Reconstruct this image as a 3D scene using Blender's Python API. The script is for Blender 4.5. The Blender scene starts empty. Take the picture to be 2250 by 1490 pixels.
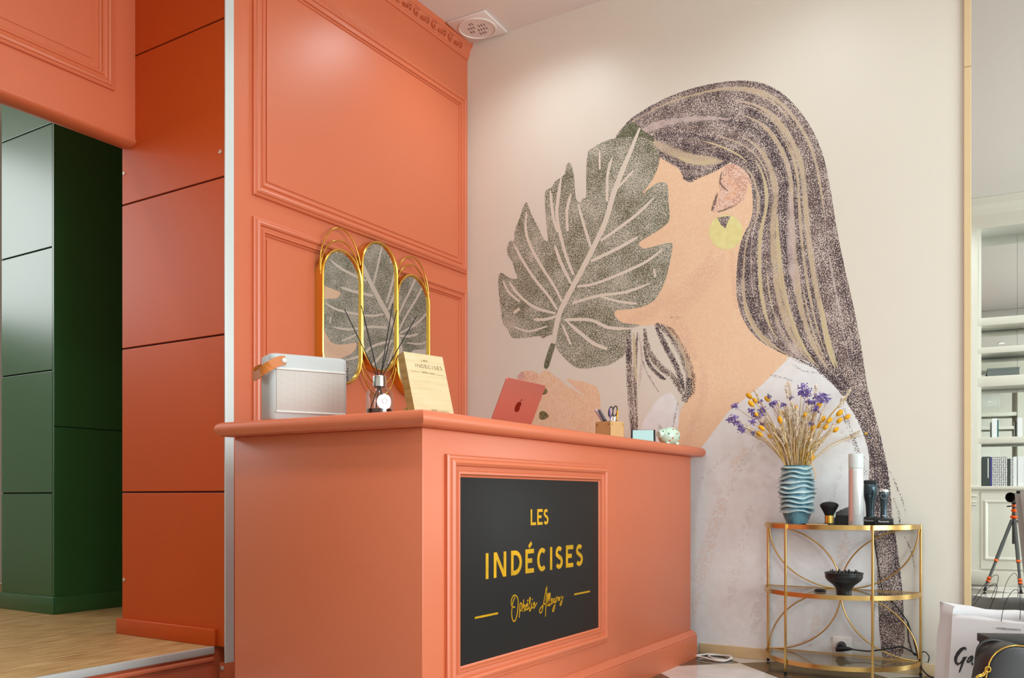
import bpy, bmesh, math, random
from mathutils import Vector, Matrix
random.seed(7)
SC = bpy.context.scene
COL = SC.collection
PI = math.pi

# ------------------------------------------------------------------ camera
FPX, CX, HY, CAMH = 1930.0, 1125.0, 1093.0, 0.85
YAW = math.atan2(1204, 1930)
SN, CS = math.sin(YAW), math.cos(YAW)
cam = bpy.data.cameras.new('camera')
cam.sensor_width = 36.0
cam.sensor_fit = 'HORIZONTAL'
cam.lens = 36.0 * FPX / 2250.0
cam.shift_y = (HY - 745.0) / 2250.0
cam.clip_start = 0.02
camo = bpy.data.objects.new('camera', cam)
COL.objects.link(camo)
camo.location = (0, 0, CAMH)
camo.rotation_euler = (PI / 2, 0, YAW)
SC.camera = camo

# ------------------------------------------------------------------ world, daylight, exposure
w = bpy.data.worlds.new('world')
SC.world = w
w.use_nodes = True
w.node_tree.nodes['Background'].inputs[0].default_value = (1.0, 0.97, 0.93, 1)
w.node_tree.nodes['Background'].inputs[1].default_value = 0.5
SC.view_settings.view_transform = 'Standard'
SC.view_settings.look = 'None'
SC.view_settings.gamma = 1.0
SC.view_settings.use_curve_mapping = False
SC.view_settings.exposure = 0.30
try:
    SC.cycles.use_denoising = True
    SC.cycles.max_bounces = 9
    SC.cycles.diffuse_bounces = 5
    SC.cycles.glossy_bounces = 5
    SC.cycles.transparent_max_bounces = 24
    SC.cycles.caustics_reflective = False
    SC.cycles.caustics_refractive = False
    SC.cycles.sample_clamp_indirect = 6
except Exception:
    pass


def area(name, loc, rot, sx, sy, power, col=(1, 1, 1)):
    l = bpy.data.lights.new(name, 'AREA')
    l.shape = 'RECTANGLE'
    l.size, l.size_y, l.energy, l.color = sx, sy, power, col
    o = bpy.data.objects.new(name, l)
    COL.objects.link(o)
    o.location, o.rotation_euler = loc, rot
    return o


# daylight coming through the shop window in the right-hand wall
area('shop_window_daylight', (4.85, 1.6, 1.85), (0, PI / 2, 0), 2.9, 4.0, 320, (0.88, 0.97, 1.0))
# daylight through the window of the room beside the platform
area('side_window_daylight', (-7.35, 1.3, 2.95), (0, -PI / 2, 0), 1.4, 2.2, 42, (0.95, 0.985, 1.0))
LAMP_W = 34.0
LAMP_COL = (0.87, 0.975, 1.0)


# ------------------------------------------------------------------ geometry of the view: pixel -> point on a real plane
def ray(x, y):
    r = (x - CX) / FPX
    return Vector((-SN + r * CS, CS + r * SN, (HY - y) / FPX))


def onX(x, y, X):
    v = ray(x, y); t = X / v.x
    return Vector((X, t * v.y, CAMH + t * v.z))


def onY(x, y, Y):
    v = ray(x, y); t = Y / v.y
    return Vector((t * v.x, Y, CAMH + t * v.z))


def onZ(x, y, Z):
    v = ray(x, y); t = (Z - CAMH) / v.z
    return Vector((t * v.x, t * v.y, Z))


# ------------------------------------------------------------------ materials
def lin(c):
    def f(v):
        v /= 255.0
        return v / 12.92 if v <= 0.04045 else ((v + 0.055) / 1.055) ** 2.4
    return (f(c[0]), f(c[1]), f(c[2]), 1.0)


MATS = {}


def newmat(name):
    m = bpy.data.materials.new(name)
    m.use_nodes = True
    MATS[name] = m
    return m, m.node_tree.nodes, m.node_tree.links, m.node_tree.nodes['Principled BSDF']


def mat(name, c, rough=0.5, metal=0.0, spec=0.5, var=0.0, vscale=3.0, bump=0.0, bscale=200.0, coat=0.0, emit=None, estr=0.0, trans=0.0, ior=1.45, stretch=None, c2=None, alpha=None):
    m, N, L, b = newmat(name)
    b.inputs['Base Color'].default_value = lin(c)
    b.inputs['Roughness'].default_value = rough
    b.inputs['Metallic'].default_value = metal
    b.inputs['Specular IOR Level'].default_value = spec
    b.inputs['Coat Weight'].default_value = coat
    b.inputs['Coat Roughness'].default_value = 0.08
    b.inputs['Transmission Weight'].default_value = trans
    b.inputs['IOR'].default_value = ior
    if emit:
        b.inputs['Emission Color'].default_value = lin(emit)
        b.inputs['Emission Strength'].default_value = estr
    if alpha is not None:
        b.inputs['Alpha'].default_value = alpha
    if var or bump or c2:
        tc = N.new('ShaderNodeTexCoord')
        src = tc.outputs['Object']
        if stretch:
            mp = N.new('ShaderNodeMapping')
            mp.inputs['Scale'].default_value = stretch
            L.new(src, mp.inputs['Vector'])
            src = mp.outputs['Vector']
    if var or c2:
        n = N.new('ShaderNodeTexNoise')
        n.inputs['Scale'].default_value = vscale
        n.inputs['Detail'].default_value = 5
        L.new(src, n.inputs['Vector'])
        r = N.new('ShaderNodeValToRGB')
        a = lin(c)
        if c2:
            r.color_ramp.elements[0].color = a
            r.color_ramp.elements[1].color = lin(c2)
            r.color_ramp.elements[0].position = 0.35
            r.color_ramp.elements[1].position = 0.65
        else:
            r.color_ramp.elements[0].color = tuple(x * (1 - var) for x in a[:3]) + (1,)
            r.color_ramp.elements[1].color = tuple(min(1, x * (1 + var)) for x in a[:3]) + (1,)
        L.new(n.outputs['Fac'], r.inputs['Fac'])
        L.new(r.outputs['Color'], b.inputs['Base Color'])
    if bump:
        n2 = N.new('ShaderNodeTexNoise')
        n2.inputs['Scale'].default_value = bscale
        n2.inputs['Detail'].default_value = 3
        L.new(src, n2.inputs['Vector'])
        bp = N.new('ShaderNodeBump')
        bp.inputs['Strength'].default_value = bump
        bp.inputs['Distance'].default_value = 0.002
        L.new(n2.outputs['Fac'], bp.inputs['Height'])
        L.new(bp.outputs['Normal'], b.inputs['Normal'])
    return m


def crayon(name, dark, light, thr=0.5, scale=95.0, low=0.25, lows=6.0, soft=0.05, alpha=False, dark2=None, lowstretch=(1, 1, 1)):
    """Print of crayon strokes: grains of the dark colour over the light one (or over nothing)."""
    m, N, L, b = newmat(name)
    b.inputs['Roughness'].default_value = 0.55
    b.inputs['Specular IOR Level'].default_value = 0.3
    tc = N.new('ShaderNodeTexCoord')
    hi = N.new('ShaderNodeTexNoise'); hi.inputs['Scale'].default_value = scale; hi.inputs['Detail'].default_value = 1.0
    L.new(tc.outputs['Object'], hi.inputs['Vector'])
    mp = N.new('ShaderNodeMapping'); mp.inputs['Scale'].default_value = lowstretch
    L.new(tc.outputs['Object'], mp.inputs['Vector'])
    lo = N.new('ShaderNodeTexNoise'); lo.inputs['Scale'].default_value = lows; lo.inputs['Detail'].default_value = 3
    L.new(mp.outputs['Vector'], lo.inputs['Vector'])
    ma = N.new('ShaderNodeMath'); ma.operation = 'MULTIPLY_ADD'
    L.new(lo.outputs['Fac'], ma.inputs[0]); ma.inputs[1].default_value = low; L.new(hi.outputs['Fac'], ma.inputs[2])
    val = ma.outputs[0]
    t = thr + low * 0.5
    if alpha:
        soft = 0.006
    if alpha:
        uv = N.new('ShaderNodeUVMap')
        sp = N.new('ShaderNodeSeparateXYZ'); L.new(uv.outputs['UV'], sp.inputs[0])
        e1 = N.new('ShaderNodeMath'); e1.operation = 'MULTIPLY_ADD'
        L.new(sp.outputs['Y'], e1.inputs[0]); e1.inputs[1].default_value = 2.0; e1.inputs[2].default_value = -1.0
        e2 = N.new('ShaderNodeMath'); e2.operation = 'ABSOLUTE'; L.new(e1.outputs[0], e2.inputs[0])
        e3 = N.new('ShaderNodeMath'); e3.operation = 'POWER'; L.new(e2.outputs[0], e3.inputs[0]); e3.inputs[1].default_value = 3.0
        e4 = N.new('ShaderNodeMath'); e4.operation = 'MULTIPLY_ADD'
        L.new(e3.outputs[0], e4.inputs[0]); e4.inputs[1].default_value = 0.16; L.new(val, e4.inputs[2])
        val = e4.outputs[0]
    r = N.new('ShaderNodeMapRange')
    r.inputs['From Min'].default_value = t - soft; r.inputs['From Max'].default_value = t + soft
    L.new(val, r.inputs['Value'])
    if dark2:
        md = N.new('ShaderNodeMix'); md.data_type = 'RGBA'
        rr = N.new('ShaderNodeMapRange'); rr.inputs['From Min'].default_value = 0.4; rr.inputs['From Max'].default_value = 0.6
        L.new(lo.outputs['Fac'], rr.inputs['Value']); L.new(rr.outputs[0], md.inputs['Factor'])
        md.inputs['A'].default_value = lin(dark); md.inputs['B'].default_value = lin(dark2)
        dsock = md.outputs['Result']
    if alpha:
        inv = N.new('ShaderNodeMath'); inv.operation = 'SUBTRACT'; inv.inputs[0].default_value = 1.0
        L.new(r.outputs[0], inv.inputs[1])
        L.new(inv.outputs[0], b.inputs['Alpha'])
        b.inputs['Base Color'].default_value = lin(dark)
        if dark2:
            L.new(dsock, b.inputs['Base Color'])
    else:
        mx = N.new('ShaderNodeMix'); mx.data_type = 'RGBA'
        L.new(r.outputs[0], mx.inputs['Factor'])
        mx.inputs['A'].default_value = lin(dark); mx.inputs['B'].default_value = lin(light)
        if dark2:
            L.new(dsock, mx.inputs['A'])
        L.new(mx.outputs['Result'], b.inputs['Base Color'])
    return m


RED = (205, 106, 68)
mat('red_paint', RED, rough=0.40, spec=1.0, var=0.03, vscale=1.5, bump=0.03, bscale=60)
mat('red_laminate', (200, 80, 24), rough=0.42, spec=0.35, var=0.04, vscale=1.2)
mat('groove_dark', (70, 10, 6), rough=0.8)
mat('green_laminate', (34, 92, 46), rough=0.30, spec=1.0, var=0.05, vscale=1.2)
mat('green_groove', (8, 22, 10), rough=0.8)
mat('wallpaper', (224, 218, 206), rough=0.42, spec=0.45, var=0.015, vscale=1.0, bump=0.05, bscale=350)
mat('ceiling_paint', (226, 220, 214), rough=0.8, var=0.01)
mat('white_plaster', (224, 220, 210), rough=0.7)
mat('vent_white', (228, 220, 214), rough=0.45)
mat('vent_slot', (120, 100, 98), rough=0.8)
mat('aluminium', (214, 222, 222), rough=0.38, metal=0.35)
mat('screw', (215, 205, 190), rough=0.4, metal=0.6)
mat('oak_trim', (216, 190, 148), rough=0.5, var=0.05, vscale=8)
mat('tile_white', (236, 233, 228), rough=0.08, spec=0.5, c2=(214, 212, 208), vscale=5)
mat('tile_black', (66, 56, 46), rough=0.06, spec=0.5, c2=(92, 80, 66), vscale=6)
mat('grout', (120, 112, 104), rough=0.9)
mat('oak_plank', (214, 176, 122), rough=0.4, c2=(168, 126, 76), vscale=6.0, stretch=(9, 0.8, 1), bump=0.04, bscale=40)
mat('gold', (226, 180, 82), rough=0.22, metal=1.0)
mat('gold_brushed', (214, 178, 112), rough=0.28, metal=1.0, var=0.06, vscale=20)
mat('gold_foil', (236, 176, 18), rough=0.36, metal=0.6, c2=(206, 160, 20), vscale=16)
mat('mirror', (238, 240, 238), rough=0.0, metal=1.0)
mat('mirror_old', (225, 226, 226), rough=0.012, metal=1.0)
mat('sign_black', (38, 36, 35), rough=0.5, spec=0.14)
mat('plastic_grey', (184, 187, 186), rough=0.42)
mat('plastic_white', (212, 211, 207), rough=0.4)
mat('leather_tan', (190, 108, 40), rough=0.45, var=0.1, vscale=15)
mat('steel', (225, 225, 225), rough=0.18, metal=1.0)
mat('chrome', (215, 218, 220), rough=0.14, metal=1.0)
mat('black_plastic', (26, 27, 28), rough=0.35)
mat('black_matte', (18, 17, 17), rough=0.75)
mat('black_leather', (48, 46, 46), rough=0.38, spec=0.5, var=0.15, vscale=6, bump=0.06, bscale=90)
mat('chair_black', (52, 49, 47), rough=0.55, var=0.1, vscale=10)
mat('chair_shell', (150, 148, 146), rough=0.35)
mat('graphite', (58, 74, 82), rough=0.22, metal=0.5)
mat('reed', (24, 20, 20), rough=0.7)
mat('label_white', (232, 232, 234), rough=0.5)
mat('label_grey', (170, 170, 174), rough=0.5)
mat('beech', (206, 188, 150), rough=0.65, c2=(196, 176, 134), vscale=4, stretch=(2, 2, 22))
mat('beech_end', (182, 148, 88), rough=0.6, c2=(158, 124, 66), vscale=12, stretch=(1, 1, 5))
mat('burnt', (128, 98, 62), rough=0.7)
mat('copper_lid', (200, 112, 96), rough=0.4, metal=0.45)
mat('copper_logo', (140, 40, 22), rough=0.25, metal=0.8)
mat('keys', (40, 36, 36), rough=0.6)
mat('kraft', (202, 164, 112), rough=0.65, var=0.05, vscale=30)
mat('kraft_light', (214, 186, 142), rough=0.65)
mat('brass', (178, 136, 62), rough=0.3, metal=1.0)
mat('lilac', (206, 190, 208), rough=0.5)
mat('purple', (112, 84, 150), rough=0.5)
mat('marker_grey', (84, 80, 86), rough=0.45)
mat('pencil_yellow', (240, 168, 24), rough=0.45)
mat('screen_blue', (170, 206, 206), rough=0.15, emit=(200, 232, 232), estr=0.12)
mat('mint_ceramic', (206, 236, 216), rough=0.16, coat=0.4)
mat('dot_red', (196, 84, 70), rough=0.3)
mat('dot_green', (110, 150, 130), rough=0.3)
mat('ear_pink', (190, 176, 170), rough=0.3)
mat('spray_pink', (222, 190, 182), rough=0.3, metal=0.35)
mat('spray_silver', (214, 217, 216), rough=0.3, metal=0.35)
mat('spray_cap', (206, 214, 212), rough=0.35)
mat('statice', (118, 98, 174), rough=0.8, c2=(148, 126, 196), vscale=120)
mat('statice_grey', (140, 128, 160), rough=0.8)
mat('bunny', (242, 188, 44), rough=0.85, c2=(214, 140, 10), vscale=150, bump=0.5, bscale=600)
mat('cream_grass', (242, 232, 214), rough=0.85, c2=(230, 212, 186), vscale=90)
mat('stem_gold', (196, 158, 72), rough=0.7)
mat('stem_brown', (150, 106, 60), rough=0.7)
mat('stem_pale', (222, 198, 160), rough=0.7)
mat('paper_white', (230, 230, 232), rough=0.55, bump=0.1, bscale=12)
mat('ink', (52, 50, 52), rough=0.6)
mat('cord_black', (30, 28, 28), rough=0.5)
mat('cord_white', (238, 234, 230), rough=0.45)
mat('socket_white', (236, 234, 230), rough=0.35)
mat('cabinet_white', (222, 221, 208), rough=0.45)
mat('book_dark', (62, 70, 68), rough=0.5)
mat('book_blue', (70, 66, 160), rough=0.5)
mat('book_white', (232, 236, 236), rough=0.5)
mat('book_teal', (74, 120, 124), rough=0.5)
mat('box_grey', (104, 112, 108), rough=0.5)
mat('orange_anod', (240, 92, 22), rough=0.3, metal=0.3)
mat('carbon', (66, 68, 66), rough=0.4)
mat('lens_glass', (30, 34, 38), rough=0.05)
mat('lamp_glow', (255, 246, 232), emit=(255, 244, 228), estr=14.0)
mat('wall_white', (226, 220, 212), rough=0.6)
mat('frame_dark', (60, 60, 60), rough=0.5)
# thin clear glass: mostly transparent with a sheen
m, N, L, b = newmat('clear_glass')
N.remove(b)
tr = N.new('ShaderNodeBsdfTransparent'); tr.inputs[0].default_value = (0.94, 0.955, 0.95, 1)
gl = N.new('ShaderNodeBsdfGlossy'); gl.inputs['Roughness'].default_value = 0.02
fr = N.new('ShaderNodeLayerWeight'); fr.inputs['Blend'].default_value = 0.5
pw = N.new('ShaderNodeMath'); pw.operation = 'POWER'; pw.inputs[1].default_value = 4.0
L.new(fr.outputs['Facing'], pw.inputs[0])
fa = N.new('ShaderNodeMath'); fa.operation = 'MULTIPLY_ADD'; fa.inputs[1].default_value = 0.7; fa.inputs[2].default_value = 0.05
L.new(pw.outputs[0], fa.inputs[0])
mx = N.new('ShaderNodeMixShader')
L.new(fa.outputs[0], mx.inputs[0]); L.new(tr.outputs[0], mx.inputs[1]); L.new(gl.outputs[0], mx.inputs[2])
L.new(mx.outputs[0], N['Material Output'].inputs['Surface'])
mat('amber_liquid', (66, 16, 8), rough=0.1)
# black and white patterned book cover
m, N, L, b = newmat('dotted_cover')
tc = N.new('ShaderNodeTexCoord'); vo = N.new('ShaderNodeTexVoronoi'); vo.inputs['Scale'].default_value = 62; vo.inputs['Randomness'].default_value = 0.15
cr = N.new('ShaderNodeValToRGB'); cr.color_ramp.interpolation = 'CONSTANT'
cr.color_ramp.elements[0].color = lin((40, 42, 44)); cr.color_ramp.elements[1].color = lin((232, 234, 232)); cr.color_ramp.elements[1].position = 0.36
L.new(tc.outputs['Object'], vo.inputs['Vector']); L.new(vo.outputs['Distance'], cr.inputs[0]); L.new(cr.outputs[0], b.inputs['Base Color'])
# loudspeaker grille: perforated metal
m, N, L, b = newmat('grille')
tc = N.new('ShaderNodeTexCoord'); mp = N.new('ShaderNodeMapping'); mp.inputs['Scale'].default_value = (1, 1, 1)
vo = N.new('ShaderNodeTexVoronoi'); vo.voronoi_dimensions = '2D'; vo.inputs['Scale'].default_value = 230; vo.inputs['Randomness'].default_value = 0.0
mp.inputs['Rotation'].default_value = (PI / 2, 0, 0)
cr = N.new('ShaderNodeValToRGB'); cr.color_ramp.elements[0].color = lin((126, 108, 98)); cr.color_ramp.elements[1].color = lin((214, 208, 202))
cr.color_ramp.elements[0].position = 0.24; cr.color_ramp.elements[1].position = 0.40
L.new(tc.outputs['Object'], mp.inputs['Vector']); L.new(mp.outputs['Vector'], vo.inputs['Vector']); L.new(vo.outputs['Distance'], cr.inputs[0]); L.new(cr.outputs[0], b.inputs['Base Color'])
b.inputs['Roughness'].default_value = 0.5
# glazed vase
m, N, L, b = newmat('vase_glaze')
at = N.new('ShaderNodeAttribute'); at.attribute_name = 'ridge'
tc = N.new('ShaderNodeTexCoord'); n = N.new('ShaderNodeTexNoise'); n.inputs['Scale'].default_value = 22; n.inputs['Detail'].default_value = 4
L.new(tc.outputs['Object'], n.inputs['Vector'])
r1 = N.new('ShaderNodeValToRGB'); r1.color_ramp.elements[0].color = lin((60, 112, 134)); r1.color_ramp.elements[1].color = lin((104, 150, 164))
r1.color_ramp.elements[0].position = 0.4; r1.color_ramp.elements[1].position = 0.6
L.new(n.outputs['Fac'], r1.inputs[0])
r2 = N.new('ShaderNodeValToRGB')
r2.color_ramp.elements[0].position = 0.25; r2.color_ramp.elements[0].color = (0, 0, 0, 1)
r2.color_ramp.elements[1].position = 0.8; r2.color_ramp.elements[1].color = (1, 1, 1, 1)
L.new(at.outputs['Fac'], r2.inputs[0])
mx = N.new('ShaderNodeMix'); mx.data_type = 'RGBA'
L.new(r2.outputs[0], mx.inputs['Factor']); L.new(r1.outputs[0], mx.inputs['A']); mx.inputs['B'].default_value = lin((184, 210, 212))
r3 = N.new('ShaderNodeMapRange'); r3.inputs['From Min'].default_value = 0.965; r3.inputs['From Max'].default_value = 1.0
L.new(at.outputs['Fac'], r3.inputs['Value'])
mx2 = N.new('ShaderNodeMix'); mx2.data_type = 'RGBA'
L.new(r3.outputs[0], mx2.inputs['Factor']); L.new(mx.outputs['Result'], mx2.inputs['A']); mx2.inputs['B'].default_value = lin((108, 92, 78))
L.new(mx2.outputs['Result'], b.inputs['Base Color'])
b.inputs['Roughness'].default_value = 0.14; b.inputs['Coat Weight'].default_value = 0.3

# mural inks
PAPER = (224, 218, 206)
crayon('leaf_print', (90, 94, 70), (206, 200, 184), thr=0.50, scale=190, low=0.3, lows=9, dark2=(80, 94, 78))
crayon('leaf_dark', (84, 88, 62), (150, 150, 128), thr=0.55, scale=180, low=0.3, lows=9)
mat('vein_print', (222, 214, 200), rough=0.55, spec=0.3)
crayon('hair_print', (80, 66, 68), (212, 198, 190), thr=0.535, scale=190, low=0.35, lows=10, dark2=(98, 80, 80))
crayon('hair_sparse', (80, 62, 66), PAPER, thr=0.50, scale=190, low=0.3, lows=14)
crayon('strand_dark', (72, 60, 66), PAPER, thr=0.56, scale=190, low=0.3, lows=10, alpha=True)
crayon('strand_brown', (100, 82, 80), PAPER, thr=0.53, scale=190, low=0.3, lows=10, alpha=True)
crayon('strand_tan', (192, 172, 142), PAPER, thr=0.56, scale=190, low=0.3, lows=12, alpha=True)
crayon('strand_gold', (204, 188, 146), PAPER, thr=0.60, scale=190, low=0.2, lows=12, alpha=True)
crayon('strand_mauve', (196, 176, 174), PAPER, thr=0.50, scale=190, low=0.3, lows=12, alpha=True)
crayon('strand_fine', (96, 84, 84), PAPER, thr=0.44, scale=200, low=0.3, lows=16, alpha=True)
crayon('skin_print', (238, 202, 168), (240, 208, 178), thr=0.56, scale=70, low=0.5, lows=5, soft=0.08)
crayon('skin_shadow', (230, 192, 166), PAPER, thr=0.47, scale=170, low=0.3, lows=8, alpha=True)
crayon('skin_pink', (236, 198, 174), (226, 176, 150), thr=0.52, scale=80, low=0.3, lows=9)
crayon('skin_hand', (236, 204, 174), (232, 194, 164), thr=0.52, scale=70, low=0.5, lows=8)
crayon('ear_print', (206, 158, 138), (236, 206, 188), thr=0.5, scale=150, low=0.5, lows=14)
crayon('nail_print', (200, 150, 146), (226, 190, 180), thr=0.5, scale=150, low=0.3, lows=20)
mat('earring_print', (232, 228, 164), rough=0.55, spec=0.3, c2=(226, 216, 150), vscale=25)
crayon('shirt_print', (235, 237, 239), (230, 230, 231), thr=0.5, scale=22, low=0.6, lows=4, soft=0.2)
crayon('shirt_peach', (231, 222, 217), PAPER, thr=0.50, scale=70, low=0.5, lows=5, alpha=True, soft=.12)
crayon('shirt_grey', (224, 222, 222), PAPER, thr=0.46, scale=70, low=0.5, lows=5, alpha=True, soft=.12)
crayon('ring_print', (104, 100, 70), (150, 130, 90), thr=0.52, scale=120, low=0.4, lows=20)
mat('paper_print', PAPER, rough=0.5, spec=0.3)
M = MATS


# ------------------------------------------------------------------ mesh helpers
class MB:
    def __init__(s):
        s.v, s.f, s.uv = [], [], None

    def add(s, vs, fs):
        k = len(s.v)
        s.v += [tuple(p) for p in vs]
        s.f += [tuple(i + k for i in f) for f in fs]
        return s

    def box(s, x0, y0, z0, x1, y1, z1):
        return s.add([(x0, y0, z0), (x1, y0, z0), (x1, y1, z0), (x0, y1, z0), (x0, y0, z1), (x1, y0, z1), (x1, y1, z1), (x0, y1, z1)],
                     [(0, 3, 2, 1), (4, 5, 6, 7), (0, 1, 5, 4), (1, 2, 6, 5), (2, 3, 7, 6), (3, 0, 4, 7)])

    def lathe(s, prof, n=32, c=(0, 0, 0), caps=True):
        k = len(s.v)
        for r, z in prof:
            for i in range(n):
                a = 2 * PI * i / n
                s.v.append((c[0] + r * math.cos(a), c[1] + r * math.sin(a), c[2] + z))
        for j in range(len(prof) - 1):
            for i in range(n):
                a, b_ = k + j * n + i, k + j * n + (i + 1) % n
                s.f.append((a, b_, b_ + n, a + n))
        if caps:
            s.f.append(tuple(k + i for i in reversed(range(n))))
            e = k + (len(prof) - 1) * n
            s.f.append(tuple(e + i for i in range(n)))
        return s

    def tube(s, pts, r, n=8, closed=False, caps=True):
        pts = [Vector(p) for p in pts]
        m_ = len(pts)
        rs = r if isinstance(r, (list, tuple)) else [r] * m_
        k = len(s.v)
        up = None
        for i, p in enumerate(pts):
            if closed:
                d = pts[(i + 1) % m_] - pts[i - 1]
            else:
                d = pts[min(i + 1, m_ - 1)] - pts[max(i - 1, 0)]
            if d.length < 1e-9:
                d = Vector((0, 0, 1))
            d.normalize()
            if up is None:
                up = Vector((0, 0, 1)) if abs(d.z) < 0.9 else Vector((1, 0, 0))
            x = up - d * up.dot(d)
            if x.length < 1e-6:
                x = d.orthogonal()
            x.normalize()
            up = x
            y = d.cross(x)
            for j in range(n):
                a = 2 * PI * j / n
                s.v.append(tuple(p + (x * math.cos(a) + y * math.sin(a)) * rs[i]))
        for i in range(m_ if closed else m_ - 1):
            for j in range(n):
                a = k + i * n + j; b_ = k + i * n + (j + 1) % n
                c2 = k + ((i + 1) % m_) * n + (j + 1) % n; d2 = k + ((i + 1) % m_) * n + j
                s.f.append((a, b_, c2, d2))
        if caps and not closed:
            s.f.append(tuple(k + j for j in reversed(range(n))))
            s.f.append(tuple(k + (m_ - 1) * n + j for j in range(n)))
        return s

    def prism(s, poly, dvec):
        """flat polygon (3D points) swept along dvec"""
        d = Vector(dvec)
        n = len(poly)
        k = len(s.v)
        s.v += [tuple(Vector(p)) for p in poly] + [tuple(Vector(p) + d) for p in poly]
        s.f.append(tuple(k + i for i in range(n)))
        s.f.append(tuple(k + n + i for i in reversed(range(n))))
        for i in range(n):
            j = (i + 1) % n
            s.f.append((k + i, k + n + i, k + n + j, k + j))
        return s

    def grid(s, rows, closed=False):
        n = len(rows[0]); k = len(s.v)
        for r in rows:
            s.v += [tuple(p) for p in r]
        for j in range(len(rows) - 1):
            for i in range(n if closed else n - 1):
                a = k + j * n + i; b_ = k + j * n + (i + 1) % n
                s.f.append((a, b_, b_ + n, a + n))
        return s

    def ball(s, c, r, n=8, m_=5, sq=(1, 1, 1), d=None):
        rows = []
        q = None
        if d is not None:
            q = Vector((0, 0, 1)).rotation_difference(Vector(d).normalized())
        for j in range(m_ + 1):
            t = PI * j / m_
            row = []
            for i in range(n):
                a = 2 * PI * i / n
                p = Vector((math.sin(t) * math.cos(a) * sq[0], math.sin(t) * math.sin(a) * sq[1], -math.cos(t) * sq[2])) * r
                if q:
                    p = q @ p
                row.append(Vector(c) + p)
            rows.append(row)
        return s.grid(rows, True)

    def build(s, name, mt, parent=None, smooth=False, bevel=0, seg=2, fix=True):
        me = bpy.data.meshes.new(name)
        me.from_pydata(s.v, [], s.f)
        if fix or bevel:
            bm = bmesh.new(); bm.from_mesh(me)
            bmesh.ops.remove_doubles(bm, verts=bm.verts, dist=1e-6)
            bmesh.ops.recalc_face_normals(bm, faces=bm.faces)
            if bevel:
                bmesh.ops.bevel(bm, geom=[e for e in bm.edges if len(e.link_faces) == 2 and e.calc_face_angle(0) > 0.5], offset=bevel, segments=seg, profile=0.5, affect='EDGES')
            bm.to_mesh(me); bm.free()
        if smooth:
            for p in me.polygons:
                p.use_smooth = True
            try:
                me.set_sharp_from_angle(angle=math.radians(50))
            except Exception:
                pass
        o = bpy.data.objects.new(name, me)
        COL.objects.link(o)
        if mt is not None:
            me.materials.append(M[mt] if isinstance(mt, str) else mt)
        if parent is not None:
            o.parent = parent
        return o


def empty(name, loc=(0, 0, 0), rz=0.0):
    o = bpy.data.objects.new(name, None)
    COL.objects.link(o)
    o.location = loc
    o.rotation_euler = (0, 0, rz)
    o.empty_display_size = 0.05
    return o


def tag(o, label=None, cat=None, group=None, kind=None):
    if label: o['label'] = label
    if cat: o['category'] = cat
    if group: o['group'] = group
    if kind: o['kind'] = kind
    return o


def thing(name, label, cat, loc=(0, 0, 0), rz=0.0, group=None):
    return tag(empty(name, loc, rz), label, cat, group)


def struct(o):
    o['kind'] = 'structure'
    return o


def copy_tree(o, parent=None):
    c = o.copy()
    COL.objects.link(c)
    c.parent = parent
    for ch in list(o.children):
        copy_tree(ch, c)
    return c


def box(name, mt, parent, a, b_, bevel=0, seg=2):
    return MB().box(*a, *b_).build(name, mt, parent, bevel=bevel, seg=seg, smooth=bool(bevel))


def smooth_line(pts, sub=6, closed=False):
    n = len(pts)
    P = [Vector(p) if len(p) == 3 else Vector((p[0], p[1], 0)) for p in pts]
    out = []
    rng = range(n) if closed else range(n - 1)
    for i in rng:
        if closed:
            a, b_, c, d = P[i - 1], P[i], P[(i + 1) % n], P[(i + 2) % n]
        else:
            a, b_, c, d = P[max(i - 1, 0)], P[i], P[i + 1], P[min(i + 2, n - 1)]
        for k in range(sub):
            t = k / sub
            out.append(0.5 * ((2 * b_) + (c - a) * t + (2 * a - 5 * b_ + 4 * c - d) * t * t + (3 * b_ - a - 3 * c + d) * t ** 3))
    if not closed:
        out.append(P[-1])
    return out


def mould(mb, corners, nrm, prof):
    """mitred frame moulding: corners = 4 outer points in order, prof = (inset, height) pairs"""
    C = [Vector(c) for c in corners]
    nrm = Vector(nrm)
    rows = []
    for ins, h in prof:
        row = []
        for i in range(4):
            e1 = (C[i - 1] - C[i]).normalized(); e2 = (C[(i + 1) % 4] - C[i]).normalized()
            row.append(C[i] + (e1 + e2) * ins + nrm * h)
        rows.append(row)
    mb.grid(rows, True)
    return mb


MPROF = [(0, 0), (0, .012), (.006, .016), (.012, .016), (.016, .022), (.026, .026), (.034, .022), (.038, .014), (.05, .012), (.054, .018), (.062, .018), (.066, .008), (.072, .006), (.075, 0)]


def clip_poly(poly, x0, x1, y0, y1):
    def cl(pl, f, inter):
        out = []
        for i in range(len(pl)):
            a, b_ = pl[i - 1], pl[i]
            fa, fb = f(a), f(b_)
            if fa != fb: out.append(inter(a, b_))
            if fb: out.append(b_)
        return out
    def ix(X): return lambda a, b_: (X, a[1] + (b_[1] - a[1]) * (X - a[0]) / (b_[0] - a[0]))
    def iy(Y): return lambda a, b_: (a[0] + (b_[0] - a[0]) * (Y - a[1]) / (b_[1] - a[1]), Y)
    for f, g in ((lambda p: p[0] >= x0, ix(x0)), (lambda p: p[0] <= x1, ix(x1)), (lambda p: p[1] >= y0, iy(y0)), (lambda p: p[1] <= y1, iy(y1))):
        poly = cl(poly, f, g)
        if len(poly) < 3: return []
    return poly


# ------------------------------------------------------------------ letters from strokes (capital geometric sans)
def arc(cx, cy, rx, ry, a0, a1, n=14):
    return [(cx + rx * math.cos(math.radians(a0 + (a1 - a0) * i / n)), cy + ry * math.sin(math.radians(a0 + (a1 - a0) * i / n))) for i in range(n + 1)]


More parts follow.
